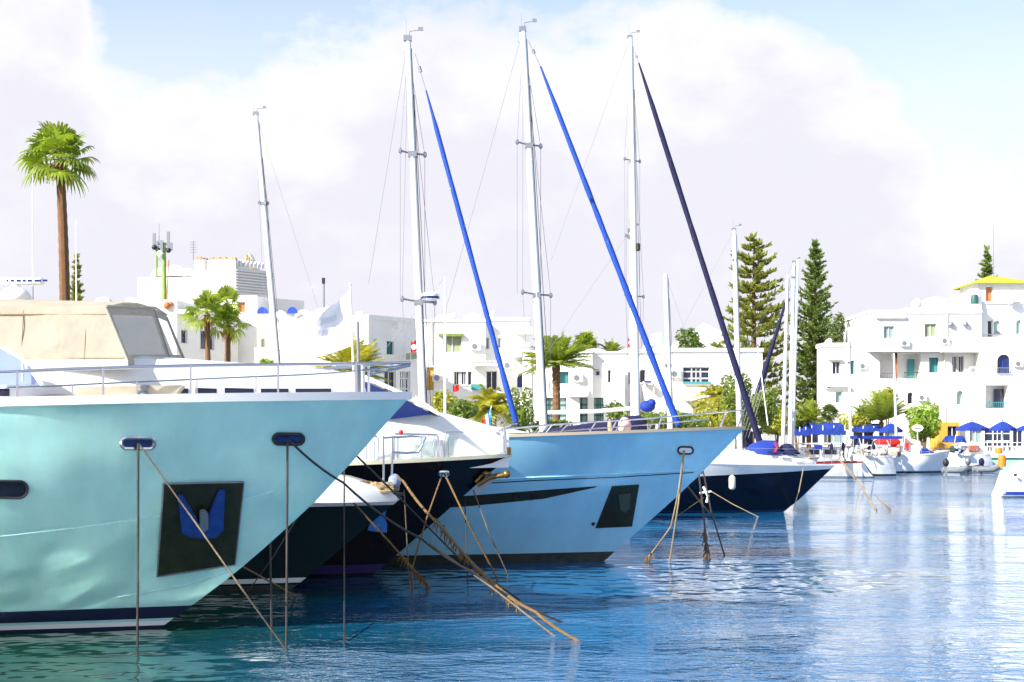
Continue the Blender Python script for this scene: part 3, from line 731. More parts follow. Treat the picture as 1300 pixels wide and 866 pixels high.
m = MB(); m.tube(spline(Lo, 4), .014, 6); m.tube(spline(both(Lo, D4), 4), .014, 6); m.build('middle_rail', steel, y4, smooth=50)
for x0, x1 in ((679, 690), (689, 701), (706, 722), (745, 757), (773, 783), (779, 790), (833, 840), (914, 922), (936, 944)):
    ytop = interp([(640, 545), (690, 540), (748, 536), (800, 533), (860, 528), (905, 524), (944, 521)], x1)
    b = r4(x0, interp([(640, 557), (750, 553), (860, 549), (946, 543)], x0)); t = r4(x1, ytop)
    for P in ([b, t], both([b, t], D4)): ML(('tube', P, .017, 6)).build('stanchion', steel, y4, smooth=50)
# covered tender and deck clutter
rows = []
for px, w, yt, yb in ((688, .1, 549, 554), (694, .5, 545, 554), (720, .7, 541, 553), (750, .8, 537, 552), (780, .8, 532, 551), (796, .8, 528, 550), (812, .7, 527, 549), (820, .45, 531, 549), (823, .1, 542, 549)):
    x = UX(px, 36.8); zt, zb = UZ(yt, 36.8), UZ(yb + 5, 36.8)
    rows.append([Vector((x, 36.9 - w * math.cos(PI * k / 8), zb + (zt - zb) * math.sin(PI * k / 8) ** .55)) for k in range(9)])
m = MB(); m.grid(rows); m.build('deck_cover', canvas_navy, y4, smooth=50)
m = MB(); m.ball(U(793, 541, 35.7), .16, .14, .22, 12, 8); m.build('cushion', material('pale_pink_cushion', (.70, .45, .42), .8, vary=.1, vscale=6), y4, smooth=60)
m = MB(); m.ball(U(774, 541, 35.8), .05, .05, .17, 8, 6); m.build('cushion', material('tan_cushion', (.62, .40, .20), .8), y4, smooth=60)
for px in (826, 838):
    c = U(px, 547, 36.6); m = MB(); m.box(c.x - .1, c.x + .1, c.y - .1, c.y + .1, c.z + .0, c.z + .03); m.box(c.x - .1, c.x - .07, c.y - .1, c.y + .1, c.z, c.z + .17); m.build('deck_chair', white_paint, y4, bevel=.008)
loft([(UX(702, D4), .2, 3.0, 3.08, D4), (UX(672, D4), .9, 3.0, 3.18, D4), (UX(640, D4), 1.3, 3.0, 3.3, D4), (UX(560, D4), 1.6, 3.0, 3.5, D4), (UX(360, D4), 1.7, 3.0, 3.6, D4)], 'coachroof', white_gel, y4)

# ------------------------------------------------------------------ sailing boats
def generic_hull(L, beam, free, over=.12, zl=-.3, bow=.35):
    """Plain displacement hull rising to the bow."""
    zt = free + bow; stem = [(zl, -over * L - .25), (0, -over * L), (free * .5, -over * L * .55), (zt, 0)]
    rows = [(0, 0, beam * .22, L * .55, 1.5), (.25, .25, beam * .40, L * .5, 1.6), (.6, .6, beam * .47, L * .48, 1.75), (1, 1, beam * .5, L * .46, 1.9)]
    return Hull(stem, L, [(0, zt), (L * .25, free + bow * .4), (L * .6, free), (L, free + .08)], rows, 26, blend=L * .3, zl=zl, tuck=.3)
def wire(m, a, b, r): m.tube([a, b], r, 4)
def sail_boat(label, d, top, bot, bow, free, L, beam, spreads, stay=None, hullm=None, stripe=None, radius=.11, group='sailing boats moored in the row', name='sailing_boat', shroud=True, topgear=True, roof=True, back=None):
    """top, bot: mast head and foot in photo pixels; bow: pixel column of the bow; stay: (top px, cover start px, foot px, colour, radius)."""
    xb = UX(bow, d); o = thing(name, label, 'sailboat', (xb, d, 0), 0, group)
    H = generic_hull(L, beam, free); H.mesh(4).build('hull', hullm or white_gel, o, world=False, smooth=24)
    H.deck(.02).build('deck', white_gel, o, world=False, smooth=40); H.rim(.05, .07, .012, .6).build('toe_rail', teak, o, world=False, smooth=30)
    if stripe: H.band(free * .62, free * .74).build('stripe', stripe, o, world=False, smooth=40)
    zdk = free + .05
    if roof:
        loft([(xb - L * .26, beam * .06, zdk, zdk + .12, d), (xb - L * .34, beam * .2, zdk, zdk + .38, d), (xb - L * .5, beam * .27, zdk, zdk + .45, d), (xb - L * .68, beam * .28, zdk, zdk + .45, d)], 'cabin', white_gel, o)
    T = U(*top, d); B = U(*bot, d); B = T + (B - T) * ((T.z - zdk) / (T.z - B.z))
    m = MB(); m.tube([B, B.lerp(T, .5), T], [radius, radius * .95, radius * .7], 10); mast = m.build('mast', alu, o, smooth=50)
    if radius > .1:
        hl = MB(); off = Vector((radius * .95, -.03, 0))
        for k, e in enumerate((1.0, .55, 1.25)): wire(hl, B + off * e + Vector((.05 * k, -.06 * k, .4)), T.lerp(B, .02 + .05 * k) + off * e * .8, .012)
        hl.box(B.x + radius * .9, B.x + radius * 1.15, B.y - .04, B.y + .04, B.z + 1.0, B.z + 1.2); hl.build('halyard', rope_dark, mast)
    rig = MB()
    for k, (py, hw) in enumerate(spreads):
        t = (UZ(py, d) - B.z) / (T.z - B.z); c = B.lerp(T, t); w = hw * d / F
        s = MB(); e = [c + Vector((-w, -.55 * w * 1.2, .12 * w)), c, c + Vector((w, .45 * w, -.02 * w))]
        s.tube(e, .028, 6); s.ball(e[0], .06, .06, .09, 6, 5); s.ball(e[2], .06, .06, .09, 6, 5); s.box(c.x - .12, c.x + .12, c.y - .12, c.y + .12, c.z - .1, c.z + .06); s.build('spreader', grey_metal, o, smooth=40)
        if shroud:
            for q in (e[0], e[2]):
                wire(rig, q, T - Vector((0, 0, .3)), .009); wire(rig, q, Vector((q.x * .5 + B.x * .5, q.y, zdk)) if k == len(spreads) - 1 else Vector((q.x, q.y, UZ(spreads[k + 1][0], d))), .009)
    if back: wire(rig, T, U(*back, d), .008)
    else: wire(rig, T, Vector((xb - L, d, zdk + .1)), .008)
    if rig.v: rig.build('rigging', grey_metal, o)
    if stay:
        s0, s1, s2, col, rr = stay
        wr = MB(); P0 = U(*s0, d); P1 = U(*s1, d); P2 = U(*s2, d); wire(wr, P0, P1, .014)
        wr.tube([P0.lerp(P1, .35), P0.lerp(P1, .5)], .05, 6); wr.build('forestay', grey_metal, o)
        g = random.Random(int(d)); n = 26; pts = [P1.lerp(P2, k / n) for k in range(n + 1)]
        rs = [rr * min(1, .35 + k / 5) * (1 + .10 * g.uniform(-1, 1)) * lerp(.85, 1.12, k / n) for k in range(n + 1)]
        m = MB(); m.tube(pts, rs, 9); m.build('furled_sail', col, o, smooth=60)
        lo = P2 - (P1 - P2).normalized() * .25; m = MB(); m.tube([P2, lo], [.05, .09], 8); m.build('furler_drum', rubber_black, o, smooth=50)
        wr2 = MB(); wire(wr2, lo, Vector((lo.x + .05, d, H.z(0, H.R) - .05)), .02); wr2.build('stay_fitting', steel, o)
    if topgear:
        m = MB(); m.box(T.x - .12, T.x + .10, T.y - .09, T.y + .09, T.z - .05, T.z + .10); m.tube([T, T + Vector((.05, 0, .22)), T + Vector((.32, 0, .26))], .012, 5); m.box(T.x + .28, T.x + .42, T.y - .02, T.y + .02, T.z + .24, T.z + .34)
        m.tube([T + Vector((-.08, 0, 0)), T + Vector((-.10, 0, -.35))], .035, 6); m.build('masthead', grey_metal, o)
        ML(('tube', [T + Vector((-.05, 0, .05)), T + Vector((-.05, 0, .55))], .006, 4)).build('aerial', grey_metal, o)
    return o, B, T, zdk
sa, Bm, Tm, zk = sail_boat('sailing boat whose blue furled sail is leftmost, mast carrying a white radar dome', 41.5, (518, 50), (537, 515), 668, 1.15, 12.5, 3.4, [(195, 15), (383, 20)], ((527, 68), (541, 115), (655, 536), sail_blue, .072), radius=.115, back=(468, 360))
c = U(546, 377, 41.4); m = MB(); m.lathe([(.1, -.12), (.22, -.08), (.26, 0), (.24, .08), (.1, .14), (0, .15)], c, 14); rd = m.build('radar_dome', white_paint, sa, smooth=50)
m = MB(); m.lathe([(.262, -.05), (.27, -.02), (.262, .01)], c, 14); m.build('dome_band', navy_glass, rd)
ML(('tube', [U(537, 383, 41.4), U(546, 382, 41.4)], .04, 6)).build('dome_bracket', grey_metal, rd)
sb, Bm, Tm, zk = sail_boat('sailing boat with tallest middle mast and longest bright blue furled sail', 45.5, (664, 38), (690, 540), 866, 1.15, 13.5, 3.6, [(184, 15), (374, 18)], ((671, 52), (686, 84), (861, 540), sail_blue, .088), radius=.13, back=(520, 560))
scb, Bm, Tm, zk = sail_boat('sailing boat whose dark navy furled sail ends beyond the ice blue tinted bow', 66.0, (800, 48), (808, 530), 972, 1.45, 14, 3.8, [(204, 10), (376, 12)], ((806, 66), (811, 80), (964, 560), canvas_navy, .125), radius=.16, back=(700, 330))
m = MB(); m.ball(U(822, 516, 65.6), .35, .28, .26, 12, 8); m.ball(U(827, 512, 65.6), .2, .25, .2, 10, 7); m.build('sail_bag', canvas_blue, scb, smooth=60)
m = MB(); m.tube([U(808, 518, 66), U(760, 522, 66), U(690, 524, 66)], .09, 8); m.build('boom', alu, scb, smooth=50)
c = U(810, 313, 65.8); m = MB(); m.lathe([(.05, -.2), (.1, -.15), (.1, .12), (0, .16)], c, 8); m.build('steaming_light', rubber_black, scb)
# plain masts of boats hidden further along the row
GM = 'slender masts standing above the hidden hulls'
sail_boat('sailing boat with lone leaning white mast, left above the flag', 62, (325, 145), (352, 462), 455, 1.0, 10, 3, [(258, 5)], radius=.13, name='sailing_boat', back=(405, 395))
sail_boat('sailing boat with thin grey mast left of the blue sail foot', 58, (565, 352), (565, 515), 640, 1.0, 9, 2.8, [], radius=.055, topgear=False)
sail_boat('sailing boat with short cream mast between bright blue and navy furled sails', 66, (845, 348), (851, 545), 930, 1.1, 10, 3, [(464, 3)], radius=.14, topgear=False, back=(905, 525))
o_, b_, t_, z_ = sail_boat('sailing boat with thin twin masts close left of the navy sail mast', 70, (800, 293), (802, 520), 860, 1.0, 10, 3, [(300, 6)], radius=.06, topgear=True)
sail_boat('sailing boat with white mast in front of the open branched island pine', 84, (932, 292), (939, 560), 1010, 1.0, 10.5, 3.2, [(330, 2)], radius=.17)
# ------------------------------------------------------------------ pale bow between the blue yacht and the navy one
D5 = 54.0
t5 = UX(893, D5)
y5 = thing('motor_boat', 'small pale blue bow showing between the ice blue tinted yacht and the navy sailboat', 'boat', (t5, D5, 0))
stem5 = [(UZ(py, D5), UX(px, D5) - t5) for px, py in ((893, 600), (870, 619), (840, 642), (815, 660), (800, 672))]
h5 = Hull(stem5, 12, [(0, UZ(600, D5)), (4, 1.6), (12, 1.5)], [(0, 0, .5, 5, 1.6), (.3, .3, 1.0, 4.6, 1.7), (1, 1, 1.5, 4, 1.9)], 30)
h5.mesh(5).build('hull', hull_waterlit_blue, y5, world=False, smooth=24); h5.deck(.02).build('deck', white_gel, y5, world=False, smooth=40); h5.rim(.06, .06).build('gunwale', red_trim, y5, world=False, smooth=30)
h5.band(-.2, .12).build('boot_stripe', hull_navy, y5, world=False, smooth=40)
loft([(t5 - 1.2, .2, 1.5, 1.7, D5), (t5 - 2.4, .7, 1.5, 2.0, D5), (t5 - 5, 1.0, 1.5, 2.2, D5), (t5 - 9, 1.0, 1.5, 2.2, D5)], 'cabin', white_gel, y5)

# ------------------------------------------------------------------ navy sailing yacht, last in the row
D6 = 59.6
t6 = UX(1060, D6)
y6 = thing('sailing_yacht', 'navy hulled sailing yacht with broad white topside band and blue spray hood', 'yacht', (t6, D6, 0))
stem6 = [(UZ(py, D6), UX(px, D6) - t6) for px, py in ((1060, 591), (1042, 608), (1015, 634), (992, 652), (975, 664))]
h6 = Hull(stem6, 15, [(0, UZ(590.5, D6)), (2, 1.9), (5, 1.98), (10, 2.02), (15, 2.05)], [(0, 0, .8, 8, 1.5), (.2, .2, 1.4, 7.5, 1.6), (.6, .6, 1.85, 7, 1.75), (1, 1, 2.1, 6.6, 1.9)], 40)
h6.mesh(5).build('hull', hull_navy, y6, world=False, smooth=24); h6.deck(.02).build('deck', white_gel, y6, world=False, smooth=40); h6.rim(.08, .05).build('toe_rail', white_paint, y6, world=False, smooth=30)
m = MB(); st = h6.stations()
for sd in (-1, 1): m.grid([[h6.at_z(a, interp(h6.sheer, a) - interp([(0, .14), (6, .56), (15, .62)], a) * k / 3 - .01, sd) + Vector((.004, .01 * sd, 0)) for a in st] for k in range(4)])
m.build('topside_band', white_paint, y6, world=False, smooth=40)
h6.band(-.2, .10).build('antifouling', boot_navy, y6, world=False, smooth=40)
loft([(UX(1035, D6), .2, 1.8, 2.0, D6), (UX(1018, D6), .6, 1.8, 2.22, D6), (UX(985, D6), .95, 1.8, 2.42, D6), (UX(935, D6), 1.2, 1.8, 2.5, D6), (UX(860, D6), 1.25, 1.8, 2.55, D6)], 'coachroof', white_gel, y6)
for x0, x1 in ((975, 983), (986, 995), (998, 1009)):
    ML(('shell', [[U(x0, 573, D6 - 1.12), U(x1, 573.5, D6 - 1.05)], [U(x0, 576.5, D6 - 1.15), U(x1, 576.5, D6 - 1.08)]], (0, .04, 0))).build('cabin_window', navy_glass, y6)
def hood(secs, name, mat, parent):
    rows = []
    for x, y, w, z0, z1 in secs: rows.append([Vector((x, y - w * math.cos(PI * k / 10), z0 + (z1 - z0) * math.sin(PI * k / 10) ** .6)) for k in range(11)])
    m = MB(); m.grid(rows); m.poly(rows[0]); m.poly(rows[-1][::-1]); return m.build(name, mat, parent, smooth=45)
hood([(UX(946, D6), D6, .9, 2.35, 2.45), (UX(955, D6), D6, 1.0, 2.3, 2.72), (UX(968, D6), D6, 1.0, 2.3, 2.86), (UX(984, D6), D6, .95, 2.3, 2.84), (UX(986, D6), D6, .9, 2.3, 2.5)], 'spray_hood', canvas_blue, y6)
hood([(UX(988, D6), D6, .8, 2.3, 2.4), (UX(994, D6), D6, .8, 2.3, 2.7), (UX(1002, D6), D6, .8, 2.3, 2.74), (UX(1012, D6), D6, .7, 2.3, 2.38)], 'sail_cover', canvas_navy, y6)
ML(('tube', [U(984, 562, D6 - 1), U(987, 568, D6 - 1.02), U(984, 574, D6 - 1)], .05, 6)).build('danbuoy', red_plastic, y6, smooth=50)
for x in (875, 890, 905, 920, 936, 1015, 1030, 1045, 1056):
    b = h6.pt(-(UX(x, D6) - t6), h6.R, -1) + Vector((t6, D6 + .08, 0)); ML(('tube', [b, b + Vector((0, 0, .62))], .014, 5)).build('stanchion', steel, y6)
pts = [h6.pt(-(UX(x, D6) - t6), h6.R, -1) + Vector((t6, D6 + .08, .62)) for x in range(870, 1060, 18)]
ML(('tube', pts, .009, 5)).build('lifeline', steel, y6); ML(('tube', [p - Vector((0, 0, .3)) for p in pts], .008, 5)).build('lifeline', steel, y6)
g = random.Random(8)
for k in range(9):
    c = U(880 + k * 9 + g.uniform(-3, 3), 578 + g.uniform(-3, 3), D6 - g.uniform(-.4, .9)); m = MB(); s_ = g.uniform(.08, .2); m.box(c.x - s_, c.x + s_, c.y - .1, c.y + .1, c.z - .15, c.z + g.uniform(.05, .2)); m.build('deck_locker', g.choice([white_paint, white_paint, canvas_cream]), y6, bevel=.02)
def fender(px, py0, py1, d, label, mat=fender_mat, r=.13):
    a, b = U(px, py0, d), U(px, py1, d); m = MB(); L = a.z - b.z; r = min(r, L * .3)
    m.lathe([(0, 0), (r * .6, r * .15), (r, r * .7), (r, L - r * .7), (r * .6, L - r * .15), (r * .25, L), (0, L + .03)], b, 12); o = m.build('fender', mat, None, smooth=50)
    tag(o, label, 'fender', 'fenders hung over boat sides')
    ML(('tube', [a, a + Vector((0, .06, .30))], .012, 5)).build('lanyard', rope_pale, o); return o
fender(929.5, 603.5, 622, 57.3, 'cream fender on the navy sailing yacht side')
ML(('tube', [U(893, 618, 57.4), U(899, 630, 57.3), U(897, 638, 57.3)], .05, 6), ('tube', [U(888, 626, 57.4), U(903, 624, 57.3)], .035, 6)).build('stern_ladder', white_paint, y6)

# ------------------------------------------------------------------ mooring lines
def line(label, pts, r, mat, group=None, drop=.03, name='mooring_line', weedy=None):
    P = [U(*p) for p in pts]; out = []
    for a, b in zip(P, P[1:]): out += sag(a, b, drop * (b - a).length * .12, 8)[:-1]
    out.append(P[-1]); r *= .8
    if P[-1].z < .05: out.append(P[-1] + (P[-1] - P[-2]).normalized() * .7)
    m = MB(); m.tube(out, r, 6)
    o = m.build(name, mat, None, smooth=60); tag(o, label, 'rope', group or 'mooring lines')
    if weedy:
        g = random.Random(int(pts[0][0])); w = MB(); a, b = weedy
        for k in range(90):
            c = out[min(len(out) - 1, int(lerp(a, b, k / 89) * (len(out) - 1)))].lerp(out[min(len(out) - 1, int(lerp(a, b, k / 89) * (len(out) - 1)) + 1)], g.random())
            e = Vector((g.uniform(-1, 1), g.uniform(-1, 1), g.uniform(-1.6, .4))) * r * 4; w.tube([c, c + e * .6, c + e + Vector((0, 0, -r * 2))], [r * .8, r * .6, r * .2], 4)
        w.build('weed_tuft', weed, o)
    return o
def wd(py): return F * EYE / (py - HOR)          # distance of the water at photo row py
line('dark vertical line from the left fairlead of the nearest yacht to the water', [(175.5, 563, f1a.y - .05), (174.5, 822, f1a.y - .05)], .026, rope_dark, drop=0)
line('grey brown line slanting from the left fairlead across the anchor plate', [(176, 563, f1a.y - .04), (242, 655, f1a.y - .1), (303, 742, wd(826) - .3), (364, 826, wd(826))], .018, rope_grey, drop=0)
line('dark vertical line from the right fairlead of the nearest yacht to the water', [(365, 558, f1b.y - .05), (363.5, 822, wd(822))], .024, rope_dark, drop=0)
line('long dark line from the right fairlead running far right over open water', [(366, 558, f1b.y - .04), (436, 613, 23.9), (535, 684, 24.9), (600, 726, 25.1), (714, 790, wd(790))], .026, rope_dark, drop=.35)
line('dark upright line hanging beside the right fairlead line, in front of the green hull', [(343, 687, 25.6), (345, 808, wd(806))], .022, rope_dark, drop=0)
line('dark upright line dropping left of the bow deck rope heap', [(437, 594, 29), (437, 700, 28), (437, 818, wd(818))], .018, rope_dark, drop=0)
line('thin brown line slanting down left across the dark green hull', [(388, 640, 29), (345, 710, 29), (314, 752, wd(752))], .014, rope_grey, drop=0)
line('short tan line dipping into the water under the nearest bow stem', [(302, 716, 24.4), (376, 757, wd(757))], .022, rope_tan, drop=0)
line('tan line with weedy lower end running down from the green bow', [(443, 632, 29.6), (489, 682, 29.9), (518, 715, 30.0), (546, 746, wd(746))], .026, rope_tan, drop=0, weedy=(.55, 1.0))
line('thick tan rope from the rope heap, weedy midway, ending far right in the water', [(505, 606, 29.8), (512, 611, 29.7), (560, 668, 27.5), (623, 737, 25.9), (680, 777, 24.0), (733, 813, wd(813))], .034, rope_tan, drop=.22, weedy=(.35, .7))
line('dark line just below the thick tan rope, ending short of it in the water', [(545, 690, 25.6), (623, 745, 25), (703, 807, wd(807))], .022, rope_grey, drop=0)
line('tan line slanting left from the small white fairlead of the black yacht', [(562, 601, f3.y - .05), (541, 660, 31.7), (523, 722, 31.4), (524, 748, wd(748))], .022, rope_tan, drop=0)
line('tan line slanting right from the small white fairlead of the black yacht', [(564, 601, f3.y - .05), (590, 655, 31.8), (632, 736, wd(736))], .026, rope_tan, drop=0)
line('dark line with tan end crossing the blue hull beside the black stem', [(601, 622, 33.2), (620, 675, 33), (645, 730, wd(730))], .02, rope_grey, drop=0)
line('black upright line against the blue hull left of the two slanting ones', [(590, 634, 33.6), (594, 738, wd(738))], .016, rope_dark, drop=0)
line('dark red brown line from the nearest stem over the green bow corner', [(451, 577, 25.6), (500, 625, 27.5), (576, 702, 30.5), (660, 762, wd(762))], .022, rope_dark, drop=0)
line('pale upright line dropping from the bow corner of the green boat', [(513, 622, 30.0), (518, 712, 30.2), (521, 750, wd(750))], .016, rope_grey, drop=0)
line('pale rope from the oval fairlead of the blue yacht, leaning furthest left', [(868, 572, f4.y - .05), (862, 620, 36), (852, 668, 36.4), (819, 712, wd(712))], .026, rope_pale, drop=.2, weedy=(.9, 1.0))
line('pale rope dropping almost straight from the oval fairlead of the blue yacht', [(869, 572, f4.y - .05), (861, 640, 36), (850, 714, wd(714))], .026, rope_pale, drop=0)
line('thick black rope hanging in a curve under the blue bow', [(878, 602, 48), (860, 626, 49), (836, 646, 50), (817, 655, wd(660))], .045, rope_dark, drop=.3)
line('tan line slanting right below the blue bow tip', [(867, 610, 47), (886, 634, 48), (908, 660, wd(660))], .035, rope_tan, drop=0)
line('dark weedy rope dropping straight right of the blue bow', [(886, 592, 44), (894, 660, 40), (898, 712, wd(712))], .034, rope_dark, drop=0, weedy=(.6, 1.0))
line('dark rope slanting right beyond the weedy one', [(891, 590, 44), (903, 650, 41), (920, 706, wd(706))], .03, rope_dark, drop=0)
line('thin pale line across the navy hull', [(903, 624, 57.3), (930, 640, 57), (962, 656, wd(656))], .02, rope_pale, drop=0)
line('short tan line under the navy hull stern quarter', [(893, 632, 57), (860, 655, wd(657))], .02, rope_tan, drop=0)
line('pale line dropping near the navy bow tip', [(1020, 594, 58.6), (1014, 625, 58.2), (1007, 648, wd(650))], .026, rope_pale, drop=0)
line('pale line left of a pair beyond the navy bow, tan at its end', [(1064, 582, 100), (1093, 617, 88), (1112, 646, wd(646))], .045, rope_pale, drop=0)
line('pale line right of a pair beyond the navy bow', [(1066, 583, 100), (1100, 620, 86), (1130, 645, wd(646))], .035, rope_pale, drop=0)

# ------------------------------------------------------------------ marina along the far quay
def far_boat(label, stern, bow, d, free, beam, hullm, name='moored_boat', cat='boat', flip=False, stripe=None, trim=None, transom=None, over=.10):
    """A moored boat between two photo columns at distance d."""
    xs, xb = UX(stern, d), UX(bow, d); L = abs(xb - xs)
    o = thing(name, label, cat, (xb, d, 0), PI if xb < xs else 0.0, 'boats moored along the far quay')
    H = generic_hull(L, beam, free, over); H.mesh(3).build('hull', hullm, o, world=False, smooth=24); H.deck(.03).build('deck', white_gel, o, world=False)
    H.rim(.06, .10, .02, .6).build('gunwale', trim or white_paint, o, world=False, smooth=30)
    if stripe: H.band(free * .66, free * .84, .012).build('stripe', stripe, o, world=False)
    H.band(-.2, .1, .012).build('boot_stripe', hull_navy, o, world=False)
    if transom:
        m = MB(); a, b = H.pt(H.L, .5, -1), H.pt(H.L, H.R, -1); m.prism([a + Vector((-.02, 0, 0)), b + Vector((-.02, 0, -.05)), Vector((b.x - .02, -b.y, b.z - .05)), Vector((a.x - .02, -a.y, a.z))], (-.05, 0, 0)); m.build('transom', transom, o, world=False)
    return o, H
def outboard(px, py, d, mat, parent, s=1.0):
    c = U(px, py, d); m = MB(); m.ball(c, .24 * s, .22 * s, .32 * s, 10, 7); cw = m.build('outboard_motor', mat, parent, smooth=55)
    ML(('tube', [c - Vector((0, 0, .2 * s)), c - Vector((0, 0, .95 * s))], [.11 * s, .07 * s], 7)).build('motor_leg', grey_metal, cw, smooth=50)
def rail_set(parent, x0, x1, y0, y1, d, n, r=.022, m=None):
    q = MB(); q.tube([U(x0, y0, d), U(x1, y0, d)], r, 5); q.tube([U(x0, (y0 + y1) / 2, d), U(x1, (y0 + y1) / 2, d)], r * .7, 5)
    for k in range(n + 1): x = lerp(x0, x1, k / n); q.tube([U(x, y0, d), U(x, y1, d)], r, 5)
    return q.build('railing', m or steel, parent)
def block(parent, name, x0, x1, y0, y1, d, dep, mat, bev=.06):
    a, b = U(x0, y1, d), U(x1, y0, d); return ML(('box', a.x, b.x, d, d + dep, a.z, b.z)).build(name, mat, parent, bevel=bev)
# white stern boat with blue transom
o, H = far_boat('moored boat with dark red rail and rounded blue transom, behind the navy bow tip', 1092, 942, 105, 1.0, 2.8, white_gel, trim=red_trim, transom=canvas_blue); blue_stern = o
hood([(UX(1090, 105) + .03, 105, 1.1, .05, 1.05), (UX(1093.5, 105), 105, .8, .25, .95)], 'stern_panel', material('blue_transom', (.05, .16, .42), .3), o)
block(o, 'cabin', 1022, 1068, 568, 583, 104.6, 1.9, white_gel); block(o, 'hard_top', 1016, 1082, 562.5, 564.5, 104.2, 2.4, white_paint)
for x in (1018, 1040, 1060, 1080): ML(('tube', [U(x, 582, 104.3), U(x, 564, 104.3)], .035, 6)).build('top_post', steel, o)
outboard(1073, 577, 104.5, canvas_navy, o, .9); rail_set(o, 1066, 1092, 573, 584, 104, 4)
block(o, 'cabin_window', 1026, 1040, 571, 577, 104.55, .1, dark_glass, .01); block(o, 'cabin_window', 1046, 1062, 571, 577, 104.55, .1, dark_glass, .01)
# white sailing boat seen from the quarter
o, H = far_boat('white moored sailing boat with sloping stern, between the blue transom and red sail cover', 1128, 1062, 110, 1.35, 3.2, white_gel)
block(o, 'cabin', 1084, 1118, 571, 580, 109.3, 2, white_gel, .1); rail_set(o, 1096, 1127, 567, 578, 109, 5); block(o, 'bimini', 1087, 1146, 553.5, 557.5, 109.4, 2.2, canvas_blue, .05)
for x in (1090, 1116, 1144): ML(('tube', [U(x, 577, 109.4), U(x, 556, 109.4)], .025, 6)).build('bimini_pole', steel, o)
ML(('tube', [U(1090, 566, 109.5), U(1128, 566, 109.2)], .06, 6)).build('boom', alu, o)
m = MB(); c = U(1089, 575, 109); m.box(c.x - .4, c.x + .4, c.y, c.y + .3, c.z - .3, c.z + .25); m.build('cockpit_box', canvas_cream, o, bevel=.05)
# white boat with red sail cover
o, H = far_boat('white moored sailing boat with red sail cover, red lifebuoy and blue bow cover', 1116, 1206, 118, 1.35, 3.4, white_gel, stripe=None)
block(o, 'cabin', 1140, 1172, 566, 577, 117.2, 2.2, white_gel, .12)
m = MB(); m.tube([U(1111, 563.5, 117), U(1120, 562, 117), U(1138, 562, 117), U(1142, 563, 117)], [.28, .40, .38, .22], 10); m.build('sail_cover', canvas_red, o, smooth=50)
m = MB(); m.tube([U(1106, 557, 117), U(1146, 557, 117)], .05, 6); m.build('boom', alu, o)
m = MB(); c = U(1115.5, 569, 116.2); M_ = Matrix.Rotation(R(90), 3, 'X'); m.tube([c + Vector((.34 * math.cos(a), 0, .34 * math.sin(a))) for a in [2 * PI * k / 16 for k in range(17)]], .10, 8); lb = m.build('lifebuoy', red_plastic, o, smooth=60)
hood([(UX(1166, 117), 118, .5, 1.3, 1.5), (UX(1170, 117), 118, 1.0, 1.3, 2.1), (UX(1180, 117), 118, .9, 1.3, 1.9), (UX(1192, 117), 118, .6, 1.3, 1.5)], 'bow_cover', canvas_blue, o)
rail_set(o, 1140, 1200, 569, 578, 116.4, 6); m = MB(); m.ball(U(1141, 572, 116.3), .22, .2, .5, 8, 7); m.build('cockpit_cover', material('brown_canvas', (.28, .20, .13), .8), o, smooth=50)
block(o, 'wheel_box', 1150, 1154, 562, 572, 117, .4, red_plastic, .05)
# motor cruiser with raked blue screen
o, H = far_boat('white moored motor cruiser with raked blue windscreen and blue canvas top, near the dinghies', 1252, 1188, 124, 1.25, 3.2, white_gel)
a_ = [(1210, 577), (1218, 566), (1232, 561), (1248, 562), (1250, 577)]; ML(('prism', [U(x, y, 123) for x, y in a_], (0, 2.4, 0))).build('cabin', white_gel, o, bevel=.05)
ML(('prism', [U(x, y, 122.9) for x, y in ((1207, 577), (1219, 567), (1228, 566), (1220, 577))], (0, 2.6, 0))).build('windscreen', navy_glass, o)
hood([(UX(1199, 124), 124, .9, 2.35, 2.45), (UX(1203, 124), 124, 1.1, 2.3, 2.85), (UX(1221, 124), 124, 1.1, 2.3, 2.85), (UX(1223, 124), 124, 1.0, 2.3, 2.4)], 'canvas_top', canvas_blue, o)
for x in (1200, 1221): ML(('tube', [U(x, 577, 123), U(x, 558, 123)], .025, 6)).build('canopy_pole', steel, o)
m = MB(); c = U(1237, 570, 122.6); m.box(c.x - .45, c.x + .45, c.y, c.y + .3, c.z - .25, c.z + .3); m.build('life_raft', material('brown_case', (.35, .12, .07), .5), o, bevel=.1)
# dinghies
def dinghy(label, x0, x1, d, mat, mot=None, pxm=None):
    o = thing('dinghy', label, 'dinghy', ((UX(x0, d) + UX(x1, d)) / 2, d, 0), 0, 'dinghies by the quay'); A, B = UX(x0, d), UX(x1, d); L = B - A; m = MB()
    P = [(A, d - .6, .28), (A + L * .6, d - .6, .28), (A + L * .85, d - .4, .34), (B, d, .46), (A + L * .85, d + .4, .34), (A + L * .6, d + .6, .28), (A, d + .6, .28)]
    m.tube(spline(P, 4), .22, 8); m.build('tube', mat, o, smooth=60); ML(('box', A + .1, A + L * .85, d - .5, d + .5, .1, .18), ('box', A + L * .4, A + L * .5, d - .5, d + .5, .3, .36)).build('floorboard', grey_metal, o)
    if mot: outboard(pxm, HOR + (EYE - .85) / d * F, d, mot, o, 1.0)
    return o
dinghy('grey inflatable dinghy closest to the red covered sailing boat', 1199, 1226, 113, grey_rubber, rubber_black, 1201)
dinghy('dark inflatable dinghy with raised grey outboard, middle of the dinghies', 1222, 1246, 118, material('charcoal_rubber', (.05, .06, .065), .6), grey_metal, 1229)
dinghy('inflatable dinghy with navy covered outboard, nearest the orange buoys', 1238, 1266, 116, grey_rubber, canvas_navy, 1246)
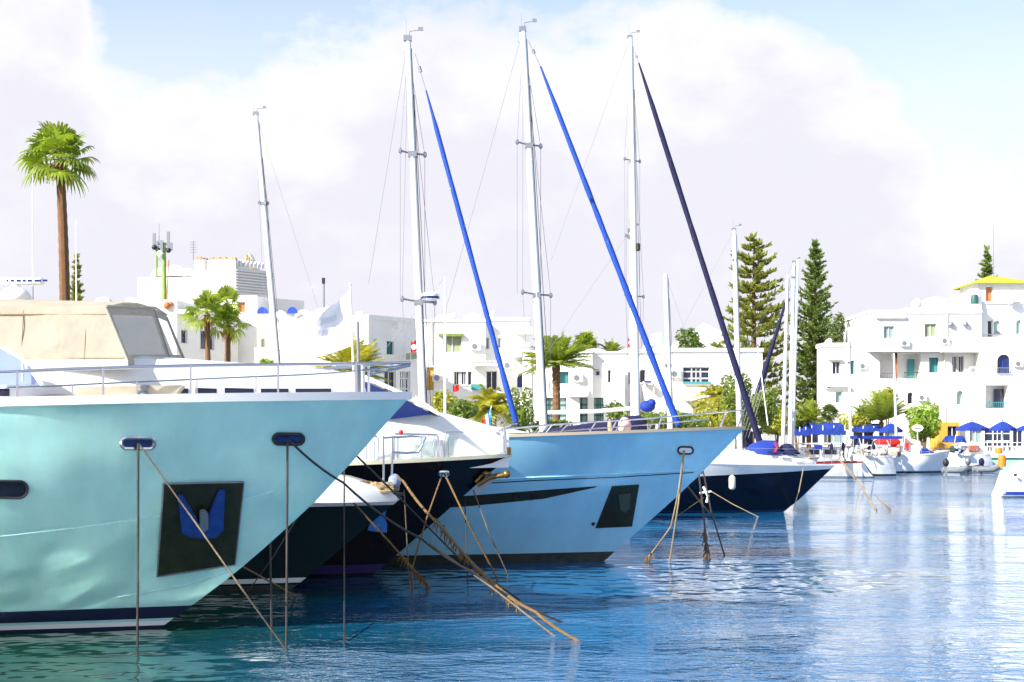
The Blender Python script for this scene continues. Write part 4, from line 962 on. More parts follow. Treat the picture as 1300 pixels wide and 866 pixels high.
for px, py, h_, d, lab in ((1268, 572, .5, 118, 'upper orange drum on the quay edge near the dinghies'), (1272, 585, .9, 112, 'tall orange marker float beside the navy outboard dinghy')):
    c = U(px, py, d); m = MB(); m.lathe([(0, -h_ / 2), (.28, -h_ / 2 + .02), (.30, 0), (.26, h_ / 2 - .05), (0, h_ / 2)], c, 12); o = m.build('marker_buoy', bright_orange, None, smooth=45); tag(o, lab, 'buoy')
    ML(('tube', [c + Vector((0, 0, -h_ / 2)), Vector((c.x, c.y, .0))], .03, 5)).build('buoy_pole', grey_metal, o)
# white boat cut by the right edge
D9 = 74
o = thing('motor_boat', 'white motor boat with navy stripe cut off by the right edge', 'boat', (UX(1278, D9) + 9, D9, 0), 0)
H = generic_hull(9, 2.8, 1.15, .06); H.mesh(4).build('hull', white_gel, o, world=False, smooth=24); H.deck(.03).build('deck', white_gel, o, world=False); H.rim(.08, .08).build('gunwale', white_paint, o, world=False, smooth=30)
H.band(.10, .27, .01).build('stripe', canvas_blue, o, world=False); H.band(-.2, .03, .01).build('boot_stripe', hull_navy, o, world=False)
m = MB(); c = U(1289, 603, D9 - 1.3); m.ball(c, .09, .12, .07); m.build('porthole', rubber_black, o, smooth=50)
loft([(UX(1284, D9), .9, 1.1, 1.3, D9), (UX(1290, D9), .95, 1.1, 1.55, D9), (UX(1300, D9), .95, 1.1, 1.75, D9), (UX(1400, D9), .6, 1.3, 1.7, D9)], 'cabin', white_gel, o)
fender(1275, 617, 628, 72.4, 'pale fender low on the white boat at the right edge', fender_mat, .11)
# more masts over the marina
for lab, d, top, bot, bow, r, sp in (('moored sailing boat with tallest white marina mast, just left of the dense island pine', 100, (1008, 333), (1003, 560), 1040, .15, [(352, 2)]),
                             ('moored sailing boat with slightly shorter white mast, second left of the dense island pine', 97, (1000, 349), (994, 560), 1030, .13, []),
                             ('moored sailing boat with cream mast before the low white block of the right house', 116, (1077.5, 414), (1080, 560), 1108, .12, [(460, 2)]),
                             ('moored sailing boat with cream mast before the green balcony door', 121, (1135, 449), (1138, 560), 1178, .11, [])):
    sail_boat(lab, d, top, bot, bow, 1.1, 9, 2.8, sp, radius=r, topgear=len(sp) > 0, shroud=False)
DN = 105; o = blue_stern
n = 18; A, B = U(997, 385, DN), U(946, 552, DN); m = MB(); m.tube([A.lerp(B, k / n) for k in range(n + 1)], [lerp(.09, .26, k / n) * (1 + .12 * math.sin(k * 2.3)) for k in range(n + 1)], 8); m.build('furled_sail', canvas_navy, o, smooth=60)
ML(('tube', [A, U(1012, 335, DN)], .02, 4)).build('forestay', grey_metal, o); ML(('tube', [U(1013, 330, DN), U(1006, 580, DN)], [.08, .12], 8)).build('mast', alu, o, smooth=50)
m = MB(); m.tube([U(944, 544, DN), U(951, 555, DN), U(947, 570, DN)], [.35, .45, .35], 8); m.build('sail_bundle', canvas_navy, o, smooth=50)
DN = 68; o = scb
ML(('tube', [U(962, 440, 68), U(975, 540, 68)], .03, 6)).build('boom_crutch', alu, o)
for k in range(6):
    ML(('tube', [U(930 + k * 4, 556, 68), U(948 + k * 5, 498 - k * 3, 68)], .016, 4)).build('halyard', steel, o)

def clutter(o, x0, x1, y0, y1, d, n, seed):
    g = random.Random(seed)
    for k in range(n):
        c = U(g.uniform(x0, x1), g.uniform(y0, y1), d - g.uniform(0, 1.2)); q = g.random(); m = MB(); s_ = g.uniform(.12, .3)
        if q < .45: m.box(c.x - s_, c.x + s_, c.y, c.y + .3, c.z - s_ * .6, c.z + s_ * .5); m.build('deck_box', g.choice([white_paint, white_paint, canvas_cream, canvas_blue, teak]), o, bevel=.03)
        elif q < .7: m.ball(c, .13, .13, .32, 8, 6); m.build('side_fender', g.choice([fender_mat, white_paint, canvas_navy]), o, smooth=50)
        else: m.tube([c, c + Vector((g.uniform(-.3, .3), 0, g.uniform(.5, 1.3)))], .03, 5); m.build('deck_post', g.choice([steel, white_paint]), o)
boats_q = {o['label']: o for o in bpy.data.objects if o.get('group') == 'boats moored along the far quay'}
for k, (key, a) in enumerate((('blue transom, behind', (1005, 1090, 566, 583, 104.2, 22)), ('sloping stern', (1082, 1126, 563, 580, 108.6, 12)), ('red sail cover, red', (1118, 1172, 566, 580, 116.2, 14)), ('raked blue windscreen', (1206, 1250, 560, 578, 122.4, 9)))):
    clutter(next(o for l, o in boats_q.items() if key in l), *a, 70 + k)
# ------------------------------------------------------------------ land behind the harbour
pave = material('pale_quay_paving', (.42, .40, .36), .85, vary=.12, vscale=.8, bump=.2, bscale=3)
quay_face = material('quay_concrete', (.50, .48, .44), .85, vary=.15, vscale=1.2)
g_ = MB(); QZ = 1.0
g_.grid([[(x, y, QZ) for x in (-1500, -200, 0, 200, 1500)] for y in (129.5, 300, 700, 3000)])
g_.grid([[(x, y, QZ) for x in (-1500, -400, -100, 18.0)] for y in (96.5, 110, 129.5)])
tag(g_.build('ground', pave), 'flat pale paved ground behind the harbour', None, None, 'structure')
q = MB(); q.box(17.7, 18.05, 96.2, 129.5, -2, QZ + .12); q.box(-1500, 18.05, 96.0, 96.5, -2, QZ + .12); q.box(18.05, 1500, 129.0, 129.5, -2, QZ + .12)
tag(q.build('quay_wall', quay_face), 'pale concrete quay wall along the far side of the harbour', 'quay', None)

# ------------------------------------------------------------------ white houses
plaster = material('white_plaster', (.80, .79, .76), .9, vary=.09, vscale=.35, bump=.25, bscale=2.5)
plaster_warm = material('warm_white_plaster', (.78, .74, .64), .9, vary=.06, vscale=.5, bump=.25, bscale=2.5)
plaster_cool = material('cool_white_plaster', (.72, .75, .82), .9, vary=.05, vscale=.5, bump=.25, bscale=2.5)
green_paint = material('green_joinery', (.03, .12, .10), .45)
teal_shutter = material('teal_shutter', (.05, .26, .28), .5)
olive_blind = material('olive_blind', (.28, .32, .20), .8, vary=.1, vscale=3)
blue_paint = material('blue_joinery', (.02, .07, .45), .45)
yellow_paint = material('ochre_paint', (.62, .33, .04), .7, vary=.15, vscale=2)
terracotta = material('terracotta', (.48, .17, .06), .8, vary=.2, vscale=4)
roof_yellow = material('yellow_green_tiles', (.42, .42, .03), .7, vary=.2, vscale=6)
dim_room = material('dim_room', (.05, .05, .06), .9)
dark_blue_glass = material('dark_blue_window_glass', (.015, .025, .06), .06, coat=.3)  # even dark blue colour for panes on any wall
lattice = material('white_lattice', (.68, .68, .68), .8)

class House:
    """A white house made of blocks; openings are given in photo pixels on a wall at distance d (turn: metres of depth per metre to the right)."""
    def __init__(s, name, label, px, d, cat='house', group='white houses behind the harbour'):
        s.o = thing(name, label, cat, (UX(px, d), d, QZ), 0, group)
    def axes(s, px0, d, turn):
        a = math.atan(turn); return Vector((UX(px0, d), d, 0)), Vector((math.cos(a), math.sin(a), 0)), Vector((-math.sin(a), math.cos(a), 0))
    def on(s, W_, px, py=None):
        """Distance along the wall at photo column px, and the height at row py there."""
        O, u, n = W_; k = (px - 650) / F; t = (k * O.y - O.x) / (u.x - k * u.y); dd = O.y + t * u.y
        return t, (UZ(py, dd) if py is not None else None)
    def block(s, px0, px1, d, y0, y1=None, depth=7, turn=0.0, openings=(), mat=None, recess=.28, name='wall', parapet=.0, top=None):
        """openings: (x0, x1, ytop, ybottom, kind). Returns the wall axes."""
        mat = mat or plaster; W_ = s.axes(px0, d, turn); O, u, n = W_
        L, zt = s.on(W_, px1, y0); zt = UZ(y0, d); zb = QZ if y1 is None else UZ(y1, d)
        P = lambda a, z, e=0.0: O + u * a + n * e + Vector((0, 0, z))
        rect = []
        for x0, x1, ya, yb, kind in openings:
            a0, z1 = s.on(W_, x0, ya); a1, _ = s.on(W_, x1, ya); _, z0 = s.on(W_, (x0 + x1) / 2, yb)
            rect.append((max(.02, a0), min(L - .02, a1), max(zb + .02, z0), min(zt - .02, z1), kind))
        xs = sorted({0, L, *[v for r in rect for v in r[:2]]}); zs = sorted({zb, zt, *[v for r in rect for v in r[2:4]]})
        m = MB()
        for i in range(len(xs) - 1):
            for j in range(len(zs) - 1):
                cx, cz = (xs[i] + xs[i + 1]) / 2, (zs[j] + zs[j + 1]) / 2
                if any(r[0] < cx < r[1] and r[2] < cz < r[3] for r in rect): continue
                m.quad(P(xs[i], zs[j]), P(xs[i + 1], zs[j]), P(xs[i + 1], zs[j + 1]), P(xs[i], zs[j + 1]))
        m.quad(P(0, zb, depth), P(0, zb), P(0, zt), P(0, zt, depth)); m.quad(P(L, zb), P(L, zb, depth), P(L, zt, depth), P(L, zt))
        m.quad(P(L, zb, depth), P(0, zb, depth), P(0, zt, depth), P(L, zt, depth)); m.quad(P(0, zt), P(L, zt), P(L, zt, depth), P(0, zt, depth))
        for a0, a1, z0, z1, kind in rect:
            rc = recess if kind not in ('balcony', 'loggia', 'porch') else 1.5
            for A, B in (((a0, z0), (a0, z1)), ((a0, z1), (a1, z1)), ((a1, z1), (a1, z0)), ((a1, z0), (a0, z0))):
                m.quad(P(*A), P(*B), P(*B, rc), P(*A, rc))
            if kind.startswith('arch'):                         # fill the corners over the arch
                w = (a1 - a0) / 2; c = (a0 + a1) / 2; zc = z1 - w if z1 - w > z0 else z0 + .3 * (z1 - z0); h = z1 - zc; nseg = 8
                for k in range(2 * nseg):
                    t0, t1 = PI * k / (2 * nseg), PI * (k + 1) / (2 * nseg); p0 = (c - w * math.cos(t0), zc + h * math.sin(t0)); p1 = (c - w * math.cos(t1), zc + h * math.sin(t1))
                    m.quad(P(p0[0], p0[1]), P(p1[0], p1[1]), P(p1[0], z1), P(p0[0], z1)); m.quad(P(*p0), P(*p1), P(*p1, rc * .8), P(*p0, rc * .8))
        w_ = m.build(name, mat, s.o)
        if parapet:
            r = MB()
            for A, B in ((P(0, zt), P(L, zt)), (P(0, zt), P(0, zt, depth)), (P(L, zt), P(L, zt, depth))):
                dv = (B - A).normalized(); side = Vector((-dv.y, dv.x, 0)) * .12; r.prism([A - side - dv * .04, B - side + dv * .04, B + side + dv * .04, A + side - dv * .04], (0, 0, parapet))
            r.build('parapet', mat, s.o)
        for a0, a1, z0, z1, kind in rect:
            rc = recess if kind not in ('balcony', 'loggia', 'porch') else 1.5
            gm = {'blue': dark_blue_glass, 'dark': dark_glass, 'pale': pale_glass, 'olive': olive_blind, 'teal': teal_shutter, 'green': green_paint, 'arch_blue': navy_glass, 'arch_dark': dark_glass, 'arch_pale': pale_glass, 'room': dim_room,
                  'ochre': yellow_paint, 'terracotta': terracotta, 'balcony': mat, 'loggia': mat, 'porch': dim_room, 'conservatory': pale_glass, 'gate': dark_blue_glass}.get(kind, dark_blue_glass)
            nm = 'door' if kind in ('green', 'ochre') else 'recess' if kind in ('balcony', 'loggia', 'porch') else 'window'
            p = MB(); p.prism([P(a0 - .01, z0 - .01, rc - .02), P(a1 + .01, z0 - .01, rc - .02), P(a1 + .01, z1 + .01, rc - .02), P(a0 - .01, z1 + .01, rc - .02)], n * .06); wnd = p.build(nm, gm, s.o)
            if nm != 'recess':
                f = MB(); fw = .055; fr = rc - .09
                bars = [(a0, a0 + fw, z0, z1), (a1 - fw, a1, z0, z1), (a0, a1, z0, z0 + fw), (a0, a1, z1 - fw, z1)]
                if a1 - a0 > .7: bars.append(((a0 + a1) / 2 - fw / 2, (a0 + a1) / 2 + fw / 2, z0, z1))
                if kind in ('conservatory', 'gate'):
                    nb = max(3, int((a1 - a0) / .75)); bars += [(lerp(a0, a1, k / nb) - .05, lerp(a0, a1, k / nb) + .05, z0, z1) for k in range(1, nb)]; bars += [(a0, a1, lerp(z0, z1, .72) - .04, lerp(z0, z1, .72) + .04), (a0, a1, lerp(z0, z1, .3) - .05, lerp(z0, z1, .3) + .05)]
                if kind == 'blue_grille': bars += [(lerp(a0, a1, k / 5) - .02, lerp(a0, a1, k / 5) + .02, z0, z1) for k in range(1, 5)]
                for q0, q1, r0, r1 in bars: f.prism([P(q0, r0, fr), P(q1, r0, fr), P(q1, r1, fr), P(q0, r1, fr)], n * .05)
                f.build('frame', green_paint if kind in ('conservatory', 'green', 'teal') else blue_paint if 'arch_blue' in kind else white_paint, wnd)
                if nm == 'window' and z0 > zb + .5:
                    sl = MB(); sl.prism([P(a0 - .08, z0 - .07, -.07), P(a1 + .08, z0 - .07, -.07), P(a1 + .08, z0 - .003, -.07), P(a0 - .08, z0 - .003, -.07)], n * (.07 + rc * .6)); sl.build('sill', mat, wnd)
        return W_
    def part(s, name, mat, x0, x1, y0, y1, d, dep, bev=0.0, dz=0):
        a, b = U(x0, y1, d), U(x1, y0, d); return ML(('box', a.x, b.x, d, d + dep, a.z + dz, b.z + dz)).build(name, mat, s.o, bevel=bev)
    def rail(s, x0, x1, y0, y1, d, n=8, mat=None, dep=0.0):
        m = MB(); m.tube([U(x0, y0, d), U(x1, y0, d)], .04, 5); m.tube([U(x0, y1, d), U(x1, y1, d)], .03, 5)
        for k in range(n + 1): x = lerp(x0, x1, k / n); m.tube([U(x, y0, d), U(x, y1, d)], .022, 4)
        return m.build('balcony_rail', mat or grey_metal, s.o)
    def dome(s, px, py, d, r, flat=1.0, mat=None, name='dome'):
        c = U(px, py, d); m = MB(); m.lathe([(r * math.cos(PI / 2 * k / 6), r * flat * math.sin(PI / 2 * k / 6)) for k in range(7)], c, 14); return m.build(name, mat or plaster, s.o, smooth=60)
    def vault(s, x0, x1, y0, y1, d, dep, mat=None):
        a, b = U(x0, y1, d), U(x1, y0, d); m = MB(); n = 8; A = [Vector(((a.x + b.x) / 2 - (b.x - a.x) / 2 * math.cos(PI * k / n), d, a.z + (b.z - a.z) * math.sin(PI * k / n))) for k in range(n + 1)]
        m.prism(A, (0, dep, 0)); return m.build('vaulted_roof', mat or plaster, s.o, smooth=30)

# right hand house
H = House('apartment_house', 'low two storey white house block, left end of the right hand terrace', 1076, 143)
H.block(1047, 1109, 143, 440, None, 3.6, 0, [(1057, 1066.5, 459, 475, 'blue'), (1079.5, 1084.5, 458, 475, 'teal'), (1061, 1069.5, 497, 511.5, 'pale')], parapet=.35)
H.part('lintel', plaster_warm, 1052, 1068, 454.5, 457, 142.6, .4); H.part('ledge', plaster, 1049, 1078, 488, 491, 142.5, .6)
H = House('apartment_house', 'tall white apartment house with green balcony door, middle of the right terrace', 1177, 142)
H.block(1104, 1246, 142.5, 446, None, 12, 0, [(1117, 1169, 448, 480, 'balcony'), (1179.5, 1191.5, 454, 473, 'teal'), (1209, 1224, 452, 473, 'blue_grille'), (1152, 1159.5, 498, 513, 'arch_dark'), (1214.5, 1223, 496, 514, 'arch_pale')], recess=.35)
H.block(1104, 1246, 141.6, 398, 446.3, 12, 0, [(1122, 1135.5, 414, 430, 'pale'), (1174, 1189, 411, 428, 'olive')], parapet=.3)
H.part('ledge', plaster, 1196, 1246, 441, 447, 141.0, .6); H.part('cornice', plaster, 1112, 1150, 400, 404, 141.3, .3)
H.part('roof_step', plaster, 1178, 1246, 386, 398.5, 142.2, 9); H.part('roof_step', plaster, 1150, 1182, 391, 398.2, 143, 6)
d_ = 143.7; H.part('door', teal_shutter, 1152.5, 1161, 456, 479, d_, .1); H.part('column', terracotta, 1136, 1139, 448, 479.6, 142.7, .3); H.part('column', plaster_warm, 1131, 1145, 447, 455, 142.7, .3)
H.rail(1117, 1139, 474, 480, 142.3, 9); H.rail(1148, 1168, 473, 480, 142.3, 8, green_paint)
for x in (1207.5, 1226): 
    m = MB(); m.ball(U(x, 412, 141.4), .28); m.build('wall_lamp', grey_metal, H.o, smooth=50)
for x, y, r in ((1188, 388, 1.5), (1200, 387, 1.1), (1214, 386.5, .9), (1222, 386, .7)): H.dome(x, y, 145, r, .55)
m = MB(); m.lathe([(.7, 0), (.75, .3), (.72, 1.2), (.5, 1.45), (0, 1.5)], U(1236.5, 386.5, 143.5), 12); m.build('water_tank', plaster, H.o, smooth=40)
m = MB(); m.lathe([(.35, 0), (.4, .3), (.3, .9), (0, 1)], U(1237, 386.5, 142.8), 10); m.build('water_tank', green_paint, H.o, smooth=40)
H.rail(1079, 1097, 432, 439, 148, 12, plaster)
m = MB(); c = U(1252.5, 471, 142.3); m.ball(c, .28, .1, .28); m.build('wall_ornament', material('blue_ornament', (.10, .25, .75), .5), H.o, smooth=50)
H = House('tower_house', 'white house under a yellow green tiled roof pavilion at the right edge', 1290, 141)
H.block(1246, 1345, 140.5, 428, None, 12, 0, [(1266, 1283, 450, 474, 'arch_blue'), (1251, 1280, 489, 518, 'balcony')], recess=.4)
H.block(1244, 1345, 143.5, 386, 428.4, 9, 0, [(1254, 1260, 407, 429, 'dark'), (1261.5, 1270, 407, 424, 'arch_pale'), (1290, 1297, 406, 424, 'arch_pale')], parapet=.25)
H.block(1242, 1306, 146, 358, 386.4, 6, 0, [(1251.5, 1260.5, 363.5, 384, 'terracotta')])
a, b = UX(1237, 145.4), UX(1311, 145.4); zr, zt_ = UZ(357.5, 145.4), UZ(348, 145.4); m = MB(); c = Vector(((a + b) / 2 - .1, 149, zt_ + .25))
m.add([(a, 145.4, zr), (b, 145.4, zr), (b, 152.6, zr), (a, 152.6, zr), c, (a, 145.4, zr - .15), (b, 145.4, zr - .15), (b, 152.6, zr - .15), (a, 152.6, zr - .15)], [(0, 1, 4), (1, 2, 4), (2, 3, 4), (3, 0, 4), (5, 6, 1, 0), (6, 7, 2, 1), (7, 8, 3, 2), (8, 5, 0, 3)]); m.build('tiled_roof', roof_yellow, H.o)
H.part('door', dark_blue_glass, 1262, 1274, 494, 517.5, 141.7, .1); H.rail(1251, 1280, 511, 518, 140.3, 12, teal_shutter); H.rail(1254, 1300, 424.5, 428.5, 140.8, 18); H.rail(1266, 1283, 467, 474, 140.3, 9)
m = MB(); m.tube([U(1261, 357, 148), U(1261, 286, 148)], [.05, .02], 5); m.build('roof_aerial', grey_metal, H.o)
# restaurant front with ochre wall at the foot of the right house
H = House('restaurant_front', 'low ochre walled restaurant front with dark glazing behind the blue parasols', 1250, 138, 'restaurant', None)
H.block(1192, 1218, 137, 536, None, 3, 0, [(1203, 1216, 541, 556, 'dark')], mat=yellow_paint)
H.block(1218, 1340, 137.6, 541, None, 3, 0, [(1231, 1247, 546, 566, 'pale'), (1250, 1284, 544, 567, 'gate'), (1286, 1299, 546, 567, 'blue')])
H = House('restaurant_front', 'low white restaurant front behind the long blue awnings', 1100, 140, 'restaurant', None)
H.block(1010, 1146, 140, 545, None, 2.8, 0, [(1018, 1040, 548, 566, 'dark'), (1046, 1072, 548, 566, 'pale'), (1084, 1110, 548, 566, 'dark'), (1116, 1140, 548, 566, 'pale')])

# middle terrace
H = House('corner_house', 'white corner house with shaded right wall and shop window, beside the white flag', 470, 106)
W2 = H.block(467, 531, 106, 405, None, 9, 1.25, [(472.5, 479.5, 430, 451, 'blue'), (491, 500, 433, 450, 'teal'), (468.5, 480.5, 474, 500, 'arch_dark'), (488, 503, 471, 503, 'dark'), (508, 521, 471, 503, 'gate')], parapet=.3)
H.block(449, 467.4, 106.2, 402, None, 6, -.35)
H.part('roof_box', plaster, 452, 460, 396, 402.5, 108, 2); 
m = MB(); m.ball(U(489, 408, 108.5), .45, .3, .25, 10, 6); m.ball(U(494, 406, 108.5), .3, .3, .25); m.build('roof_plant', terracotta, H.o, smooth=60); H.part('flower_trough', plaster, 486, 506, 411, 417, 108, .5, .05)
m = MB(); c = U(513, 449, 107.6); m.prism([U(516, 449.5, 108), U(531, 447, 109.3), U(531, 455, 109.3), U(516, 457, 108)], (0, -.5, 0)); m.build('balcony', olive_blind, H.o)
H = House('terrace_house', 'white house with green edged roof window and pergola ledge, behind the two blue sails', 600, 117)
H.block(530, 616, 117, 409, None, 9, 0, [(562, 586, 424, 448, 'olive'), (576, 592, 471.5, 489, 'blue_grille'), (541, 551, 466, 496, 'ochre'), (593.5, 599, 471.5, 489, 'blue')], parapet=.2)
H.block(615.8, 672, 117.8, 407, None, 9, 0, [(611 + 6, 621, 429, 443, 'pale'), (631.5, 636, 429, 442, 'pale'), (617, 631, 471, 496, 'dark'), (656.5, 675 - 3.5, 473, 492, 'arch_blue')], parapet=.2)
H.part('window_hood', material('green_pergola', (.16, .24, .05), .8, vary=.3, vscale=4), 557, 588, 423.5, 427, 116.6, .5); H.part('balcony', teal_shutter, 598, 613, 487.5, 495, 116.4, .6)
for k in range(8):
    x = 599 + k * 4.4; a = U(x, 459, 116.9); ML(('box', a.x, a.x + .12, 115.6, 117.1, a.z - .12, a.z + .03)).build('pergola_beam', plaster, H.o)
H.part('pergola_ledge', plaster, 597, 634, 461.2, 464, 115.7, 1.1); H.part('balcony_slab', plaster, 650, 690, 449, 453, 116.5, 1.6)
H.part('roof_box', plaster, 588, 606, 403, 409.2, 119, 2); H.part('roof_box', plaster, 650, 672, 408, 412, 118.3, 1.5); H.part('terrace_canopy', plaster_warm, 655, 676, 416, 424, 117.2, 2); H.rail(662, 678, 441.5, 449, 116.9, 8)
for x, r in ((560, .45), (571, .5), (600, .6), (606, .5)): H.dome(x, 406, 120, r, .9)
m = MB(); m.box(*(lambda a: (a.x - .25, a.x + .25, a.y, a.y + .3, a.z - .1, a.z + .15))(U(644, 408, 118))); m.build('roof_vent', rubber_black, H.o)
H = House('terrace_house', 'long low white house with green framed conservatory and palm in front', 770, 112)
H.block(664, 752, 112, 448, None, 9, 0, [(710, 722, 472, 487, 'teal'), (685, 719, 505, 537, 'conservatory'), (724, 746, 505, 537, 'conservatory')], parapet=.15)
H.block(751.6, 846, 112.6, 448.5, None, 9, 0, [(754, 766.5, 505, 537, 'conservatory'), (771.5, 776, 469.5, 486, 'arch_dark'), (797, 804, 471.5, 488, 'arch_pale'), (812, 820, 469, 486, 'arch_dark'), (798, 806, 511, 530, 'blue')], parapet=.15)
m = MB(); c = U(759, 474, 112.4); m.box(c.x - .12, c.x + .12, c.y, c.y + .15, c.z - .14, c.z + .14); m.build('vent', dark_glass, H.o)
for x0, x1, yt in ((722, 735, 488), (777, 792, 465)):                 # sloping buttresses
    a, b = UX(x0, 112), UX(x1, 112); m = MB(); m.prism([(a, 112.02, QZ), (a, 109.8, QZ), (a, 111.6, UZ(yt, 112)), (a, 112.02, UZ(yt, 112))], (b - a, 0, 0)); m.build('buttress', plaster, H.o)
H.dome(737, 504, 111.2, .9, .9); H.part('balcony', plaster, 817, 827, 484, 487, 111.6, .8); H.part('balcony', blue_paint, 817.5, 826.5, 483.4, 485, 111.5, .1)
for x, z in ((755, 447), (800, 446), (836, 447)): H.dome(x, 449, 117, 1.1, .35)
H = House('terrace_house', 'white house with wide dark window over a scalloped balcony, left of the island pine', 895, 112)
H.block(845, 968, 112.2, 447, None, 10, 0, [(867, 901, 466, 486.5, 'gate'), (884, 905, 509, 530, 'room')], parapet=.3)
H.part('planter', teal_shutter, 867, 902, 484.5, 487.5, 111.9, .3); 
rows = []
for k in range(31):
    t = k / 30; x = UX(lerp(853, 906, t), 111.2); rows.append([Vector((x, 112.1, UZ(491, 111))), Vector((x, 110.9 + .06 * math.sin(k * 2.1), UZ(492, 111))), Vector((x, 110.8 + .06 * math.sin(k * 2.1), UZ(507, 111)))])
m = MB(); m.shell(rows, (0, .0, -.12)); m.build('balcony', plaster_warm, H.o, smooth=30); H.part('downpipe', plaster, 842, 844.5, 500, 540, 112.1, .15)
H = House('dome_house', 'pale pyramid roofed white pavilion far behind the terrace', 900, 165, 'house', None)
a, b = U(876, 447, 165), U(926, 447, 165); m = MB(); zt_ = UZ(407, 165); c = Vector(((a.x + b.x) / 2 - .3, 168, zt_)); zl = UZ(426, 165)
cool = material('pale_blue_roof', (.70, .80, .84), .7)
m.add([(a.x, 165, zl), (b.x, 165, zl), (b.x, 171, zl), (a.x, 171, zl), c], [(0, 1, 4), (1, 2, 4), (2, 3, 4), (3, 0, 4)]); m.build('pyramid_roof', cool, H.o); H.block(876, 926, 165.1, 426, None, 5.8)
H = House('roof_tanks', 'pale blue round water tanks on the roof behind the cream mast', 838, 120, 'tank', None)
for x, y, r in ((836, 430, .7), (845, 436, .45)):
    m = MB(); m.lathe([(r, -.8 * r), (r, 0), (r * .75, .5 * r), (0, .75 * r)], U(x, y, 120), 12); m.build('tank', material('pale_blue_tank', (.45, .68, .80), .5), H.o, smooth=40)
m = MB(); m.box(UX(832, 120), UX(850, 120), 119.4, 120.8, UZ(449, 120), UZ(436.5, 120)); m.build('tank_stand', plaster, H.o)

# left hand houses
H = House('villa', 'long white villa with bluish shaded front behind the cream canvas', 240, 120)
H.block(224, 302, 120, 395, None, 10, 1.25, [(230, 238, 418, 436, 'blue'), (254.5, 272, 419, 444, 'blue')], mat=plaster, parapet=.2)
H.block(165, 224.5, 120.3, 381, None, 9, -.1); H.part('parapet', plaster, 222, 262, 393, 398, 119.6, 1.2)
m = MB(); m.ball(U(212, 388, 119.8), .3); m.ball(U(217, 386, 119.9), .2); m.build('roof_plant', terracotta, H.o, smooth=60)
H = House('villa', 'white block with orange roof recess beside the two small fan palms', 315, 126)
H.block(300, 326, 126, 375, None, 8, 0, [(298 + 3, 311.5, 383, 397, 'terracotta')]); H.block(325.8, 352, 126, 397, None, 8, 1.2, [(332, 336, 430, 443, 'dark')])
H.block(318, 386, 131, 376, None, 6, 1.2, mat=plaster); H.part('garden_wall', plaster, 323, 352, 441, 462, 119, .4)
H = House('villa', 'white arcaded villa with blue arches and vaulted roofs left of the flag', 375, 124)
H.block(344, 452, 124, 409, None, 9, 0, [(361, 365.5, 433, 444, 'dark'), (377.5, 388.5, 431.5, 446, 'pale'), (392.5, 398, 431.5, 444, 'pale')], mat=plaster_warm)
H.vault(346, 366, 394, 409.2, 124.3, 6); H.vault(372, 398, 393, 409.2, 124.3, 6); H.vault(400, 424, 399, 409.2, 124.3, 6)
for x in (333, 371):
    m = MB(); c = U(x, 398, 123.6); m.prism([c + Vector((.45 * math.cos(PI * k / 8), 0, .55 * math.sin(PI * k / 8))) for k in range(9)], (0, .2, 0)); m.build('blue_arch', blue_paint, H.o)
H.part('cornice', plaster, 352, 400, 416, 419, 123.6, .5); H.part('balcony', plaster, 352, 390, 440, 444, 123.2, .8); H.part('garden_wall', plaster, 386, 452, 446, 470, 121, .4)
H.part('planter', material('navy_planter', (.02, .05, .12), .6), 371, 381, 447, 453, 120.6, .5)
m = MB(); g = random.Random(3); [m.ball(U(374 + g.uniform(-3, 5), 446 + g.uniform(-3, 1), 120.8), .2) for k in range(8)]; m.build('planter_bush', material('dark_foliage', (.03, .07, .02), .8), H.o)
# old fort with crenellated keep
fort = material('pale_fort_stone', (.78, .73, .62), .95, vary=.12, vscale=1.2, bump=.6, bscale=3)
fort_dark = material('fort_stone_top', (.45, .34, .20), .95, vary=.35, vscale=2)
H = House('fort', 'old pale stone fort with crumbling keep and louvred right wing, far left skyline', 255, 175, 'fort', None)
H.block(247, 299, 175, 330, None, 12, 0, mat=fort); H.block(175, 248, 177, 352, None, 12, 0, mat=plaster)
g = random.Random(6); m = MB()
for k in range(13):
    x0 = 247.2 + k * 4; m.box(UX(x0, 175), UX(x0 + 3.6, 175), 175.1, 176, UZ(330.2, 175), UZ(330 - g.uniform(1, 5), 175))
m.build('battlement', fort_dark, H.o)
W4 = H.block(299, 346, 175.2, 340, None, 10, 1.2, mat=plaster); O, u, n = W4
L, _ = H.on(W4, 346, 340)
for k in range(9):
    zz = UZ(347 + k * 3.6, 178); m = MB(); p = O + Vector((0, 0, zz)); m.prism([p - n * .12, p + u * L - n * .12, p + u * L - n * .12 + Vector((0, 0, .16)), p - n * .12 + Vector((0, 0, .16))], -n * .14); m.build('louvre', lattice, H.o)
for k in range(10):
    x = 300 + k * 4.8; m = MB(); q_ = H.on(W4, x); p = O + u * q_[0] + Vector((0, 0, UZ(340.5, 178))); m.prism([p, p + u * .3, p + u * .3 + Vector((0, 0, .5)), p + u * .15 + Vector((0, 0, .75)), p + Vector((0, 0, .5))], n * .3); m.build('merlon', lattice, H.o)
m = MB(); p = [U(x, y, 183) for x, y in ((309, 345), (312, 325), (316, 321), (326, 341), (326, 345))]; m.prism(p, (0, 3, 0)); m.build('gable', fort, H.o)
for k in range(5): m = MB(); a = U(312 + k * 2.6, 324 + k * 3.2, 182.8); m.box(a.x, a.x + .1, a.y, a.y + .2, a.z - 1.2, a.z + .2); m.build('gable_rib', fort_dark, H.o)
for x, y, r in ((205, 352, 1.3), (222, 352, 1.6), (238, 352, 1.2)): H.dome(x, y, 179, r, .9)
H.rail(185, 246, 368, 378, 172, 24, lattice); H.part('garden_wall', plaster, 160, 250, 378, 400, 171.5, .6)
